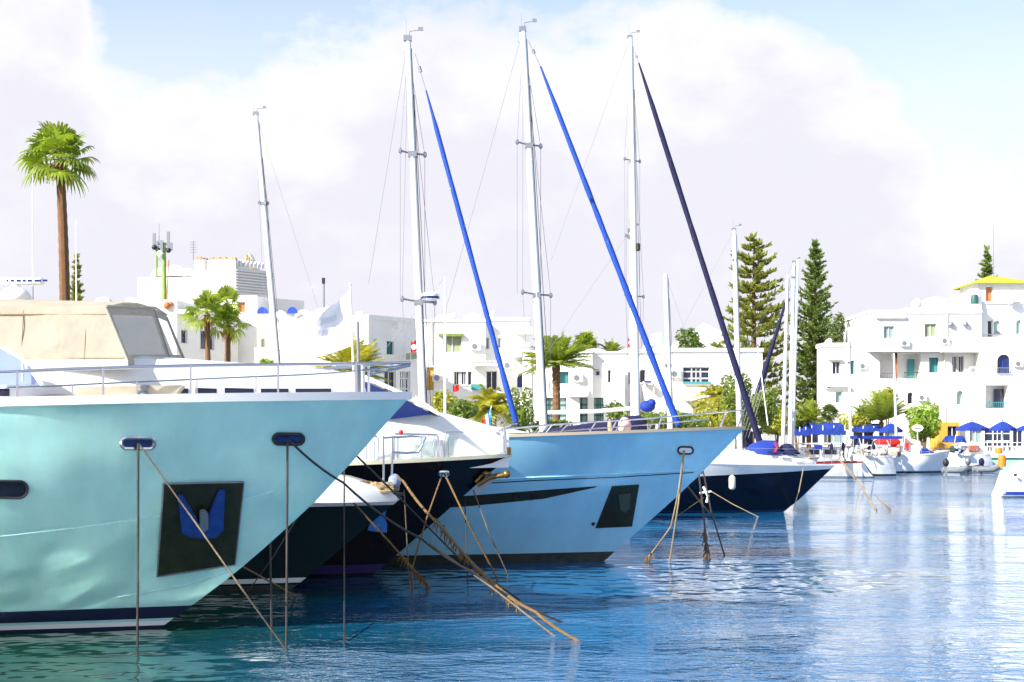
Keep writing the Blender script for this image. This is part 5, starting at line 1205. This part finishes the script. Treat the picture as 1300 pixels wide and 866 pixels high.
# telecom mast
o = thing('telecom_mast', 'lime green telecom mast with dark antenna panels on the fort roof', 'mast', (UX(209, 168), 168, QZ))
gm_ = material('lime_green_paint', (.20, .34, .08), .6, vary=.15, vscale=2)
ML(('tube', [Vector((UX(210.5, 168), 168, QZ)), U(208, 308, 168)], [.40, .22], 10)).build('pole', gm_, o, smooth=50); ML(('tube', [U(199, 352, 168), U(198.5, 312, 168)], .12, 8)).build('side_pole', gm_, o)
for x, y0, y1 in ((195.5, 296, 316), (213.5, 294, 314), (199, 306, 318), (205, 305, 319), (217, 308, 318)):
    a, b = U(x, y0, 167.6), U(x, y1, 167.6); ML(('box', a.x - .16, a.x + .16, a.y, a.y + .2, b.z, a.z)).build('antenna_panel', grey_metal, o)
ML(('tube', [U(195, 316, 168), U(217, 316, 168)], .12, 5), ('tube', [U(195, 310, 168), U(217, 310, 168)], .08, 5)).build('antenna_arm', rubber_black, o)
ML(('tube', [U(214, 330, 167.8), U(211.5, 390, 167.8)], .08, 5)).build('cable', terracotta, o); ML(('tube', [U(202, 310, 168), U(202, 284, 168)], .04, 4)).build('whip', grey_metal, o)
lt = MB()
for k in range(9):
    a, b = 332 - k * 2.6, 332 - (k + 1) * 2.6; lt.tube([U(199 if k % 2 else 208, a, 167.9), U(208 if k % 2 else 199, b, 167.9)], .045, 4)
lt.build('lattice_brace', grey_metal, o)
for x, y, r in ((203, 322, .35), (214, 318, .3), (196, 314, .3)): 
    m = MB(); m.lathe([(r * .9, 0), (r, .06), (r * .5, .2), (0, .22)], U(x, y, 167.5), 10, Matrix.Rotation(R(90), 3, 'X')); m.build('dish_antenna', rubber_black if x != 203 else white_paint, o, smooth=40)
o = thing('roof_aerial', 'spindly television aerial on the left end of the fort keep', 'aerial', U(245.5, 330, 174))
m = MB(); m.tube([U(245.5, 330, 174), U(245.5, 306, 174)], .07, 4)
for k in range(5): m.tube([U(241, 308 + k * 3, 174), U(250, 307 + k * 3.4, 174)], .04, 4)
m.build('aerial_rods', grey_metal, o)
o = thing('roof_pole', 'dark lattice pole standing behind the white flag', 'pole', (UX(410.5, 130), 130, QZ)); ML(('tube', [Vector((UX(410.5, 130), 130, QZ)), U(410.5, 355, 130)], [.16, .12], 6)).build('shaft', grey_metal, o); ML(('box', UX(409, 130), UX(412.5, 130), 129.8, 130.2, UZ(360, 130), UZ(353, 130))).build('lamp_head', rubber_black, o)

# ------------------------------------------------------------------ parasols and awnings
def parasol(px, py_top, py_rim, w, d, label, cat='parasol', group='blue parasols along the right quay'):
    c = U(px, py_rim, d); R_ = w / 2 * d / F; o = thing('parasol', label, cat, (c.x, d, QZ), 0, group); zt = UZ(py_top, d); n = 8; m = MB(); rows = []
    for k in range(5):
        t = k / 4; rows.append([Vector((c.x + R_ * t * math.cos(2 * PI * j / n + .3), d + R_ * t * math.sin(2 * PI * j / n + .3), lerp(zt, c.z, t ** 1.25) )) for j in range(n)])
    rows.append([p + Vector((0, 0, -.22)) for p in rows[-1]]); m.grid(rows, close=True); cn = m.build('canopy', canvas_blue, o, smooth=15)
    ML(('ball', (c.x, d, zt + .08), .08)).build('finial', canvas_blue, cn); ML(('tube', [(c.x, d, QZ), (c.x, d, zt)], .05, 6)).build('pole', white_paint, o)
    return o
parasol(1234, 535, 544, 42, 131, 'blue parasol right of the ochre wall, leftmost of the three at the right edge'); parasol(1273, 534.5, 544, 34, 131, 'blue parasol before the dark glazing, between two others'); parasol(1303, 539, 544, 24, 131.5, 'blue parasol half cut by the right edge')
def awning(x0, x1, ya, yb, d, label, seed):
    o = thing('awning', label, 'awning', (UX((x0 + x1) / 2, d), d, QZ), 0, 'long blue awnings along the quay'); rows = []; g = random.Random(seed); n = 14
    for i in range(n + 1):
        t = i / n; x = UX(lerp(x0, x1, t), d); w = .12 * math.sin(t * 9 + seed)
        rows.append([Vector((x, d + 2.0, UZ(ya, d) + .25)), Vector((x, d + 1, UZ(ya, d) + w + .1)), Vector((x, d, UZ(lerp(ya, yb, .45), d) + w)), Vector((x, d - .05, UZ(yb, d) + .05 * g.uniform(-1, 1)))])
    m = MB(); m.shell(rows, (0, 0, -.02)); m.build('cloth', canvas_blue, o, smooth=50)
    for k in range(4): x = UX(lerp(x0 + 1, x1 - 1, k / 3), d); ML(('tube', [(x, d + .1, QZ), (x, d + .1, UZ(ya, d))], .045, 5)).build('post', white_paint, o)
awning(1007, 1032, 542, 553, 132, 'short blue awning behind the twin masts', 1); awning(1030, 1074, 540, 552, 131, 'rumpled navy blue awning left of the cream mast', 2)
awning(1082, 1124, 541, 548, 132, 'long bright blue awning between the cream mast and the round tree', 3)
parasol(1131, 537, 546, 30, 131, 'blue parasol just left of the round clipped tree')
# oval sign hung before the round tree
o = thing('oval_sign', 'white oval sign with grey script in front of the round clipped tree', 'sign', (UX(1165, 128.9), 128.9, QZ))
c = U(1165, 543.5, 129.4); m = MB(); m.prism([c + Vector((.50 * math.cos(2 * PI * k / 20), 0, .30 * math.sin(2 * PI * k / 20))) for k in range(20)], (0, .06, 0)); sg = m.build('sign_board', plaster_warm, o)
m = MB(); m.tube([c + Vector((-.34 + .68 * k / 24, -.02, .07 * math.sin(k * 1.7))) for k in range(25)], .02, 4); m.build('lettering', grey_metal, sg); ML(('tube', [c + Vector((0, .03, -.3)), (c.x, 129.43, QZ)], .05, 6)).build('post', white_paint, o)
# quay furniture at the right
def table_set(px, d, label, cm):
    o = thing('cafe_table', label, 'table', (UX(px, d), d, QZ), 0, 'cafe tables under the parasols'); x = UX(px, d)
    ML(('lathe', [(.02, 1.75), (.45, 1.74), (.45, 1.70), (.02, 1.70)], (x, d, 0), 12), ('tube', [(x, d, QZ), (x, d, 1.7)], .04, 6)).build('table_top', white_paint, o)
    for s in (-1, 1): ML(('box', x + s * .75 - .22, x + s * .75 + .22, d - .2, d + .2, QZ + .42, QZ + .47), ('box', x + s * .95 - .03, x + s * .95 + .03, d - .2, d + .2, QZ + .42, QZ + .9), ('tube', [(x + s * .6, d, QZ), (x + s * .6, d, QZ + .45)], .03, 5), ('tube', [(x + s * .95, d, QZ), (x + s * .95, d, QZ + .45)], .03, 5)).build('chair', cm, o)
for px, d, lab in ((1228, 132, 'cafe table under the left parasol of the right quay'), (1245, 133, 'cafe table between the left and middle parasols'), (1268, 132, 'cafe table under the middle parasol'), (1288, 133, 'cafe table near the right edge of the quay')): table_set(px, d, lab, green_paint)
o = thing('quay_railing', 'white railing along the quay edge under the parasols', 'railing', (UX(1265, 130), 130, QZ)); rail_set(o, 1222, 1310, 562, 573, 130, 14, .03, white_paint)
o = thing('quay_hut', 'white quay bench wall with pale green foot behind the orange floats', 'wall', (UX(1280, 127), 127, 0)); 
m = MB(); m.box(UX(1258, 126.5), UX(1330, 126.5), 126.5, 128.6, -.5, UZ(581, 126.5)); m.build('base', material('pale_green_wall', (.35, .55, .42), .8, vary=.2, vscale=1), o); m = MB(); m.box(UX(1256, 126.4), UX(1330, 126.4), 126.3, 128.7, UZ(581, 126.5) + .003, UZ(573, 126.5)); m.build('coping', plaster, o)
# flags
def flag(px, py, w, h, d, mat, label, emblem=True, pole=True):
    o = thing('flag', label, 'flag', U(px, py + h, d), 0, None); c = U(px, py, d); ww, hh = w * d / F, h * d / F
    rows = [[c + Vector((ww * u / 7 * .9, .10 * math.sin(u * 1.4) * ww, -hh * v / 4 - .12 * hh * math.sin(u * .8))) for u in range(8)] for v in range(5)]
    m = MB(); m.shell(rows, (0, .02, 0)); cl = m.build('cloth', mat, o, smooth=60)
    if emblem:
        k = c + Vector((ww * .45, -.14 * ww, -hh * .55)); r = hh * .24; e = MB(); e.prism([k + Vector((r * math.cos(2 * PI * j / 16), 0, r * math.sin(2 * PI * j / 16))) for j in range(16)], (0, .03, 0)); e.build('disc', white_paint, cl)
        e = MB(); q = k + Vector((0, -.01, 0)); e.prism([q + Vector((r * .62 * math.cos(a), 0, r * .62 * math.sin(a))) for a in [R(50 + 260 * j / 12) for j in range(13)]] + [q + Vector((.10 * r + r * .48 * math.cos(a), 0, r * .48 * math.sin(a))) for a in [R(305 - 250 * j / 12) for j in range(13)]], (0, .012, 0)); e.build('crescent', canvas_red, cl)
    if pole: ML(('tube', [U(px, py - 2, d), U(px, py + h * 2.2, d)], .02, 5)).build('staff', grey_metal, o)
    return o
flag(521.5, 433, 9, 14, 60, canvas_red, 'red flag with white disc left of the radar dome mast')
flag(797, 429, 7, 11, 112, canvas_red, 'small red flag on the low white roof right of the palms')
flag(575, 489, 9, 8, 98, canvas_red, 'red cloth hanging below the grilled window', False)
o = thing('flag', 'blue white and red ensign drooping before the frond palm', 'flag', U(617, 545, 56)); 
for k, mt in enumerate((canvas_red, white_paint, material('flag_blue', (.03, .22, .60), .8))):
    x0 = 611.5 + k * 4; m = MB(); rows = [[U(x0 + 3.8 * u + v * .35, 533 - k * 6 + v * 5.2 - u * 2 + k * .1, 56 + .08 * math.sin(u * 3 + v)) for u in (0, .5, 1)] for v in range(5)]; m.shell(rows, (0, .012, 0)); m.build('stripe', mt, o, smooth=60)
ML(('tube', [U(624, 515, 56.05), U(616, 552, 56.05)], .018, 5)).build('staff', white_paint, o)

# roof and wall clutter of the houses
def dish(px, py, d, r, parent):
    c = U(px, py, d); Mx = Matrix.Rotation(R(-62), 3, 'Y') @ Matrix.Rotation(R(25), 3, 'X'); m = MB()
    m.lathe([(r * k / 4, .25 * r * (k / 4) ** 2) for k in range(5)], c, 12, Mx); m.tube([c - Vector((0, 0, r * 1.3)), c], .05, 5); m.tube([c, c + Vector((r * .7, -.3 * r, r * .5))], .03, 4); m.build('satellite_dish', white_paint, parent, smooth=60)
def air_con(px, py, d, parent):
    c = U(px, py, d); m = MB(); m.box(c.x - .42, c.x + .42, d - .32, d - .01, c.z - .3, c.z + .3); a = m.build('air_conditioner', white_paint, parent, bevel=.03)
    m = MB(); m.lathe([(.22, 0), (.22, .02), (0, .02)], c + Vector((-.08, -.33, 0)), 12, Matrix.Rotation(R(90), 3, 'X')); m.build('fan_grille', grey_metal, a)
houses = {o['label']: o for o in bpy.data.objects if o.get('category') in ('house', 'fort', 'restaurant')}
def hs(key): return next(o for l, o in houses.items() if key in l)
h = hs('middle of the right terrace'); 
for p in ((1163, 386, 145, .55), (1211, 381, 145, .5), (1230, 382, 145, .45)): dish(*p, h)
for p in ((1148, 436, 141.6), (1199, 433, 141.6), (1235, 470, 142.5), (1170, 505, 142.5)): air_con(*p, h)
ML(('tube', [U(1203, 398, 141.5), U(1203, 446, 141.5)], .06, 5)).build('downpipe', plaster_warm, h); ML(('tube', [U(1199, 447, 142.4), U(1200, 540, 142.4)], .06, 5)).build('downpipe', plaster_warm, h)
h = hs('left end of the right hand terrace'); dish(1052, 436, 146, .5, h); air_con(1095, 465, 143, h); air_con(1052, 490, 143, h)
h = hs('pergola ledge'); dish(575, 404, 119, .45, h); dish(625, 401, 120, .45, h); air_con(604, 440, 117, h); air_con(556, 480, 117, h); air_con(645, 464, 117.8, h)
ML(('tube', [U(548, 409, 116.9), U(548, 462, 116.9)], .05, 5)).build('downpipe', plaster_warm, h)
h = hs('green framed conservatory'); dish(690, 443, 114, .5, h); dish(820, 443, 115, .4, h); air_con(733, 480, 112, h); air_con(785, 500, 112.6, h)
for x in (674, 830): ML(('tube', [U(x, 449, 111.9), U(x, 538, 111.9)], .05, 5)).build('downpipe', plaster_warm, h)
h = hs('scalloped balcony'); dish(858, 441, 115, .5, h); air_con(857, 475, 112.2, h)
ML(('tube', [U(935, 447, 114), U(935, 415, 114)], .04, 4), *[('tube', [U(931, 417 + k * 3, 114), U(939, 417 + k * 3, 114)], .025, 4) for k in range(4)]).build('television_aerial', grey_metal, h)
h = hs('blue arches'); dish(435, 403, 126, .5, h); air_con(410, 438, 124, h)
h = hs('bluish shaded front'); dish(282, 388, 122, .5, h); air_con(290, 430, 124, h)
h = hs('yellow green tiled'); air_con(1292, 462, 140.5, h); dish(1285, 381, 143, .5, h)
# ------------------------------------------------------------------ trees and plants
def leaf_mat(name, c, vary=.45, scale=.9):
    m = material(name, c, .55, vary=vary, vscale=scale); b = m.node_tree.nodes['Principled BSDF']; 
    if not any(n.type == 'BSDF_TRANSLUCENT' for n in m.node_tree.nodes):
        t = m.node_tree; tr = t.nodes.new('ShaderNodeBsdfTranslucent'); src = b.inputs['Base Color'].links[0].from_socket; t.links.new(src, tr.inputs[0])
        mx = t.nodes.new('ShaderNodeAddShader'); out = [n for n in t.nodes if n.type == 'OUTPUT_MATERIAL'][0]
        t.links.new(b.outputs[0], mx.inputs[0]); t.links.new(tr.outputs[0], mx.inputs[1]); t.links.new(mx.outputs[0], out.inputs[0])
    return m
leaf_palm = leaf_mat('fan_palm_leaf', (.13, .175, .010)); leaf_date = leaf_mat('date_palm_leaf', (.15, .19, .015)); leaf_date_y = leaf_mat('yellowing_palm_leaf', (.23, .22, .012))
leaf_pine = leaf_mat('island_pine_leaf', (.14, .155, .025)); leaf_pine2 = leaf_mat('dense_pine_leaf', (.085, .125, .022)); leaf_dark = leaf_mat('cypress_leaf', (.06, .085, .02))
leaf_hedge = leaf_mat('hedge_leaf', (.10, .14, .016), .5, .7); leaf_hedge_y = leaf_mat('yellow_hedge_leaf', (.20, .20, .016), .5, .7); leaf_bright = leaf_mat('clipped_tree_leaf', (.14, .21, .01), .5, .8)
bark_palm = material('palm_bark', (.20, .10, .045), .9, vary=.35, vscale=5, bump=1, bscale=8, stretch=(1, 1, 5)); bark = material('bark', (.13, .085, .05), .9, vary=.3, vscale=4, bump=1, bscale=8)
dead_frond = leaf_mat('dead_frond', (.30, .13, .02))
def rvec(g): 
    while True:
        v = Vector((g.uniform(-1, 1), g.uniform(-1, 1), g.uniform(-1, 1)))
        if .05 < v.length < 1: return v.normalized()
def trunk_mesh(pts, rs, n=10, rings=0):
    P, Rr = [], []
    m = len(pts) - 1; N_ = max(m * 6, rings * 2)
    for k in range(N_ + 1):
        t = k / N_ * m; i = min(int(t), m - 1); f = t - i; P.append(Vector(pts[i]).lerp(Vector(pts[i + 1]), f)); Rr.append(lerp(rs[i], rs[i + 1], f) * (1 + (.06 if rings and k % 2 else 0)))
    q = MB(); q.tube(spline(P[::6] if len(P) > 12 else P, 6)[:len(P)] if False else P, Rr, n); return q
def fan_frond(m, base, dirn, L, fan, g, nl=16, droop=.35):
    """A fan palm leaf: stalk, then a round of narrow folded leaflets."""
    d = dirn.normalized(); tip = base + d * L * .55 + Vector((0, 0, -droop * L * .12)); m.tube([base, base.lerp(tip, .5) + Vector((0, 0, .03 * L)), tip], [.022, .018, .014], 4)
    up = (Vector((0, 0, 1)) - d * d.z); up = up.normalized() if up.length > .1 else Vector((1, 0, 0)); side = d.cross(up).normalized()
    side = (side * math.cos(.5 * g.uniform(-1, 1)) + up * math.sin(.5 * g.uniform(-1, 1))).normalized(); nrm = side.cross(d)
    for k in range(nl):
        a = lerp(-2.0, 2.0, k / (nl - 1)) * g.uniform(.95, 1.05); v = d * math.cos(a) + side * math.sin(a); ll = fan * (1 - .18 * abs(a) / 2) * g.uniform(.85, 1.08); w = side * math.cos(a) - d * math.sin(a)
        p0 = tip; p1 = tip + v * ll * .6; p2 = tip + v * ll * .85 + Vector((0, 0, -droop * ll * .22)); p3 = tip + v * ll + Vector((0, 0, -droop * ll * .55)); ww = w * fan * .06
        m.add([p0, p1 + ww + nrm * .02, p1 - ww + nrm * .02, p2 + ww * .7, p2 - ww * .7, p3], [(0, 2, 1), (1, 2, 4, 3), (3, 4, 5)])
def fan_palm(label, base, top, r, crown, n, fan, seed, rings=14, name='fan_palm', leaf=None, group='fan palms', lean=0.0):
    g = random.Random(seed); base = Vector(base); top = Vector(top); o = thing(name, label, 'palm', base, 0, group)
    mid = base.lerp(top, .5) + Vector((lean, 0, 0)); q = MB(); K = rings * 2; P = []
    for k in range(K + 1):
        t = k / K; P.append(base * (1 - t) ** 2 + mid * 2 * t * (1 - t) + top * t * t)
    q.tube(P, [r * (lerp(1.25, .82, k / K) + (.07 if k % 2 else 0)) * (1.35 if k > K - 3 else 1) for k in range(K + 1)], 10); q.build('trunk', bark_palm, o, smooth=30)
    m = MB(); up = (P[-1] - P[-3]).normalized()
    for k in range(n):
        t = k / n; el = R(lerp(88, -30, t ** 1.0)) + g.uniform(-.16, .16); az = k * 2.399 + g.uniform(-.3, .3)
        d = Vector((math.cos(el) * math.cos(az), math.cos(el) * math.sin(az), math.sin(el))); fan_frond(m, top + Vector((0, 0, .1)), d, crown * g.uniform(.75, 1.1), fan * g.uniform(.85, 1.1), g, 20, lerp(.2, .95, t))
    m.build('crown', leaf or leaf_palm, o)
    s = MB()
    for k in range(26):
        az = g.uniform(0, 6.28); a = top + Vector((0, 0, -g.uniform(0, .5))); v = Vector((math.cos(az), math.sin(az), -.5)); s.tube([a, a + v * r * 2.2, a + v * r * 2.6 + Vector((0, 0, -.4))], [.05, .035, .01], 4)
    s.build('leaf_skirt', dead_frond, o); return o
def date_frond(m, base, d, L, g, droop, nl=26, lw=.30, wd_=.03):
    h = Vector((d.x, d.y, 0)); h = h.normalized() if h.length > .01 else Vector((1, 0, 0)); P = []
    for k in range(9):
        t = k / 8; P.append(base + d * L * t + Vector((0, 0, -droop * L * t * t)))
    m.tube(P, [.035 * (1 - .8 * k / 8) for k in range(9)], 4)
    for k in range(nl):
        t = .12 + .88 * k / nl; i = min(7, int(t * 8)); p = P[i].lerp(P[i + 1], t * 8 - i); tn = (P[i + 1] - P[i]).normalized(); sd = tn.cross(Vector((0, 0, 1))); sd = sd.normalized() if sd.length > .05 else Vector((1, 0, 0)); ll = lw * L * (1 - .6 * abs(t - .4)) * g.uniform(.85, 1.1)
        for s_ in (-1, 1):
            v = (sd * s_ + tn * .75 + Vector((0, 0, g.uniform(-.15, .25)))).normalized(); w = tn * wd_ * L * .5; e = p + v * ll + Vector((0, 0, -.12 * ll)); q_ = p + v * ll * .55
            m.add([p - w * .4, p + w * .4, q_ + w, e, q_ - w], [(0, 1, 2, 3, 4)])
def date_palm(label, base, top, r, L, n, seed, name='date_palm', leaf=None, lo=-25, hi=82, droop=.38, group='date palms', trunk=True):
    g = random.Random(seed); base, top = Vector(base), Vector(top); o = thing(name, label, 'palm', base, 0, group)
    if trunk:
        K = max(8, int((top.z - base.z) / .22)); q = MB(); q.tube([base.lerp(top, k / K) for k in range(K + 1)], [r * (1.0 + (.13 if k % 2 else -.04) + .22 * max(0, k / K - .7)) for k in range(K + 1)], 10); q.build('trunk', bark_palm, o, smooth=20)
    m = MB()
    for k in range(n):
        t = k / n; el = R(lerp(hi, lo, t ** .9)) + g.uniform(-.1, .1); az = k * 2.399 + g.uniform(-.25, .25); d = Vector((math.cos(el) * math.cos(az), math.cos(el) * math.sin(az), math.sin(el)))
        date_frond(m, top, d, L * g.uniform(.85, 1.08), g, droop * g.uniform(.7, 1.3))
    m.build('crown', leaf or leaf_date, o); return o
def tuft(m, p, d, L, g, n=5, w=.16):
    for _ in range(n):
        v = (d + rvec(g) * .55).normalized(); a = v.cross(rvec(g)); a = a.normalized() * w * L; e = p + v * L * g.uniform(.7, 1.2); q = p.lerp(e, .55); m.add([p, q + a, e, q - a], [(0, 1, 2, 3)])
def island_pine(label, base, H_, Rm, seed, leaf, whorls, per, gap=0.0, prof=None, name='island_pine', start=.06, upturn=.35, nt=8, tl=.5, dens=5):
    """Tiered island pine: straight trunk, whorls of boughs hung with upturned tufts."""
    g = random.Random(seed); base = Vector(base); o = thing(name, label, 'tree', base, 0, 'island pines')
    m = MB(); b = MB(); b.tube([base, base + Vector((0, 0, H_ * .5)), base + Vector((0, 0, H_))], [.035 * H_ ** .8, .022 * H_ ** .8, .03], 8); prof = prof or (lambda t: (1 - t) ** .8)
    for k in range(whorls):
        t = start + (1 - start) * (k + g.uniform(-.25, .25)) / whorls; z = t * H_; Rr = Rm * prof(t) + .05; a0 = g.uniform(0, 6.28)
        for j in range(per):
            if g.random() < gap: continue
            az = a0 + 2 * PI * j / per + g.uniform(-.2, .2); rr = Rr * g.uniform(.55, 1.15); h = Vector((math.cos(az), math.sin(az), 0)); zj = z + g.uniform(-.4, .4) * H_ / whorls; P = [base + Vector((0, 0, zj)) + h * rr * u + Vector((0, 0, rr * (upturn * u * u - .12 * u))) for u in (0, .25, .5, .75, 1)]
            b.tube(P, [.05, .04, .03, .025, .015], 4); sd = h.cross(Vector((0, 0, 1)))
            for i in range(nt):
                u = .22 + .78 * i / (nt - 1); q = min(3, int(u * 4)); p = P[q].lerp(P[q + 1], u * 4 - q)
                for s_ in (-1, 0, 1): tuft(m, p, (h * .6 + sd * s_ * .9 + Vector((0, 0, .55))).normalized(), tl * (.6 + .5 * rr / max(Rm, .1)) * (1 - .35 * u if s_ else 1), g, dens)
    tuft(m, base + Vector((0, 0, H_ - .3)), Vector((0, 0, 1)), .8, g, 10)
    b.build('trunk', bark, o); m.build('crown', leaf, o); return o
def bush(label, c, rx, ry, rz, seed, leaf, n=1500, ls=.16, name='shrub', cat='shrub', trunk=None, group='shrubs along the terrace', shape=1.0, flat=0.0):
    """Leaf clumps spread through a lumpy volume."""
    g = random.Random(seed); c = Vector(c); o = thing(name, label, cat, (c.x, c.y, QZ), 0, group)
    lumps = [(c + Vector((g.uniform(-.6, .6) * rx, g.uniform(-.6, .6) * ry, g.uniform(-.55, .6) * rz)), g.uniform(.35, .6)) for _ in range(10)] + [(c, .8)]
    m = MB()
    for _ in range(n):
        q, s_ = g.choice(lumps); v = rvec(g); p = q + Vector((v.x * rx * s_, v.y * ry * s_, v.z * rz * s_)) * g.uniform(.75, 1.02)
        if p.z < QZ: p.z = QZ + g.uniform(0, .2)
        a = (v + rvec(g) * .8).normalized(); e = a.cross(rvec(g)).normalized(); f = a.cross(e); k = ls * g.uniform(.6, 1.4); m.add([p - e * k, p + f * k * .5, p + e * k, p - f * k * .5 + a * k * .3], [(0, 1, 2, 3)])
    m.build('foliage', leaf, o)
    t = MB()
    for k in range(4): t.tube([(c.x + g.uniform(-.2, .2) * (0 if trunk else rx), c.y, QZ), (c.x + g.uniform(-.3, .3) * rx, c.y + g.uniform(-.3, .3) * ry, c.z)], [trunk or .05, .03], 6)
    t.build('stem', bark, o); return o

fan_palm('tallest fan palm, ringed trunk rising above the cream canvas at far left', (UX(81, 80), 80, QZ), U(76, 206, 80), .27, 2.15, 34, 1.2, 3, 26, lean=.35)
fan_palm('small fan palm left of a close pair before the shaded villa', (UX(266, 100), 100, QZ), U(263, 400, 100), .18, 1.7, 22, .98, 5, 12)
fan_palm('small fan palm right of a close pair, slightly lower', (UX(290, 101), 101, QZ), U(290, 413, 101), .16, 1.5, 20, .88, 9, 12)
fan_palm('little fan palm crown peeping over the fan palm pair', (UX(288, 112), 112, QZ), U(288, 385, 112), .16, 1.2, 16, .85, 19, 10)
date_palm('spiky yellow green palm crown just above the nearest yacht bow rail', (UX(446, 64), 64, 0.2), U(446, 474, 64), .2, 1.9, 46, 4, leaf=leaf_date_y, lo=0, droop=.22)
date_palm('date palm with stout scaly trunk before the conservatory', (UX(707, 100), 100, QZ), U(706, 464, 100), .25, 2.75, 50, 7, lo=2, droop=.24)
date_palm('low arching palm beside the ensign, left of the blue sail foot', (UX(623, 96), 96, QZ), U(624, 519, 96), .32, 2.5, 44, 11, leaf=leaf_date_y, lo=-20, droop=.55)
fan_palm('roof palm just right of the stout date palm', (UX(743, 125), 125, QZ), U(743, 440, 125), .2, 1.0, 30, .95, 21, 10, leaf=leaf_date)
date_palm('palm tops over the roof left of the red flag', (UX(776, 126), 126, QZ), U(776, 449, 126), .2, 1.7, 30, 23, lo=5)
date_palm('palm fronds on the roof beside the right house, against the sky', (UX(1103, 146), 146, QZ), U(1105, 415, 146), .2, 1.7, 26, 25, lo=-10)
date_palm('bushy palm at the foot of the dense island pine', (UX(1027, 134), 134, QZ), U(1027, 533, 134), .25, 2.2, 36, 27, leaf=leaf_date, lo=-5, droop=.3)
fan_palm('dark little fan palm left of the cream mast, above the awning', (UX(1053, 136), 136, QZ), U(1053, 527, 136), .12, .8, 24, .7, 29, 8, leaf=leaf_dark)
date_palm('palm among shrubs right of the scalloped balcony', (UX(912, 104), 104, QZ), U(912, 507, 104), .2, 2.2, 34, 31, leaf=leaf_date_y, lo=-15, droop=.5)
for px, d, x, y, s, k, lab in ((1119, 133, 1119, 517, 1.9, 33, 'tall bushy palm clump left of the round clipped tree'),):
    date_palm(lab, (UX(px, d), d, QZ), U(px, 535, d), .2, 2.9, 44, k, leaf=leaf_date, lo=20, hi=88, droop=.12)
# pines
P_open = lambda t: (.55 + .45 * min(1, (1 - t) / .55)) * min(1, (1 - t) / .12 + .12) * (1 if t < .9 else .8) * (.62 + .5 * (1 - t))
dpn = 156
island_pine('open branched tall island pine left of the twin white masts', (UX(957, dpn), dpn, QZ), UZ(300, dpn) - QZ, 4.3, 2, leaf_pine, 26, 7, .14, lambda t: max(.12, min(1.0, 1.2 * (1 - t) ** .5)), start=.12, upturn=.34, nt=7, tl=.72, dens=5)
island_pine('tall dense columnar island pine left of the right house', (UX(1035, dpn), dpn, QZ), UZ(308, dpn) - QZ, 2.9, 4, leaf_pine2, 44, 7, .08, lambda t: max(.06, min(1.0, 1.5 * (1 - t) ** .75)), start=.05, upturn=.45, nt=6, tl=.58, dens=4)
island_pine('small island pine behind the tallest fan palm trunk', (UX(97, 130), 130, QZ), UZ(326, 130) - QZ, 1.9, 6, leaf_pine, 24, 6, .05, lambda t: 1 - t * .95, start=.2, upturn=.5, nt=6, tl=.5, dens=4)
island_pine('pine tip behind the yellow green tiled roof', (UX(1253, 158), 158, QZ), UZ(316, 158) - QZ, 1.9, 8, leaf_pine2, 34, 6, .05, lambda t: max(.05, min(1, 2.9 * (1 - t))), start=.3, upturn=.4, nt=6, tl=.5, dens=4)
bush('dark pointed cypress behind the low white block', U(1061, 424, 150), 1.0, 1.0, 2.6, 41, leaf_dark, 1500, .17, 'cypress', 'tree', .15, 'garden trees'); 
bush('dark green tree on the skyline over the wide dark window', U(877, 437, 128), 1.3, 1.2, 1.7, 43, leaf_pine2, 1600, .16, 'garden_tree', 'tree', .15, 'garden trees')
bush('round clipped bright green tree behind the oval sign', U(1173, 534, 131.5), 1.75, 1.6, 1.75, 45, leaf_bright, 4200, .13, 'clipped_tree', 'tree', .16, 'garden trees')
bush('olive shrub with rounded top behind the tall palm clump', U(1127, 503, 137), .8, .8, .8, 47, leaf_hedge_y, 700, .15)
# hedges and shrubs along the terrace foot
for k, (x, y, rx, rz, d, lf, lab) in enumerate(((566, 515, 1.0, 1.0, 92, leaf_hedge_y, 'yellow green shrub just right of the radar dome mast foot'), (585, 522, 1.2, .9, 91, leaf_hedge, 'dark green shrub left of the arching palm'), (660, 521, .9, 1.5, 94, leaf_hedge, 'upright hedge shrub between the blue sail foot and middle mast'),
        (785, 530, 1.0, 1.0, 96, leaf_hedge, 'small shrub left of the navy sail mast foot'), (838, 535, 1.8, .8, 97, leaf_hedge, 'clipped hedge left of the cream mast foot'), (868, 538, 1.7, .8, 97, leaf_hedge, 'clipped hedge right of the cream mast foot'), (905, 532, 1.5, 1.1, 98, leaf_hedge_y, 'yellow shrub under the palm by the balcony'),
        (936, 516, 1.2, 2.2, 101, leaf_hedge, 'tall shrub behind the navy sail foot'), (962, 525, 1.5, 1.8, 104, leaf_hedge, 'broad shrub under the open branched pine'), (985, 535, 1.3, 1.2, 108, leaf_hedge_y, 'yellow shrub right of the open branched pine foot'),
        (1083, 536, 1.3, .8, 133.5, leaf_hedge_y, 'low yellow shrub behind the cream mast foot'), (1100, 527, 1.2, 1.0, 133.8, leaf_hedge, 'green shrub left of the tall palm clump'), (1012, 537, .9, .9, 133, leaf_hedge, 'green shrub behind the twin masts'), (340, 462, .7, .5, 112, leaf_bright, 'small bright shrub before the garden wall'))):
    bush(lab, U(x, y, d), rx, rx * .8, rz, 60 + k, lf, int(900 * rx * max(1, rz)), .13)
hb = bush('green hedge behind the ensign, right of the arching palm', U(690, 541, 96), 2.0, .8, .5, 90, leaf_hedge, 1100, .12)
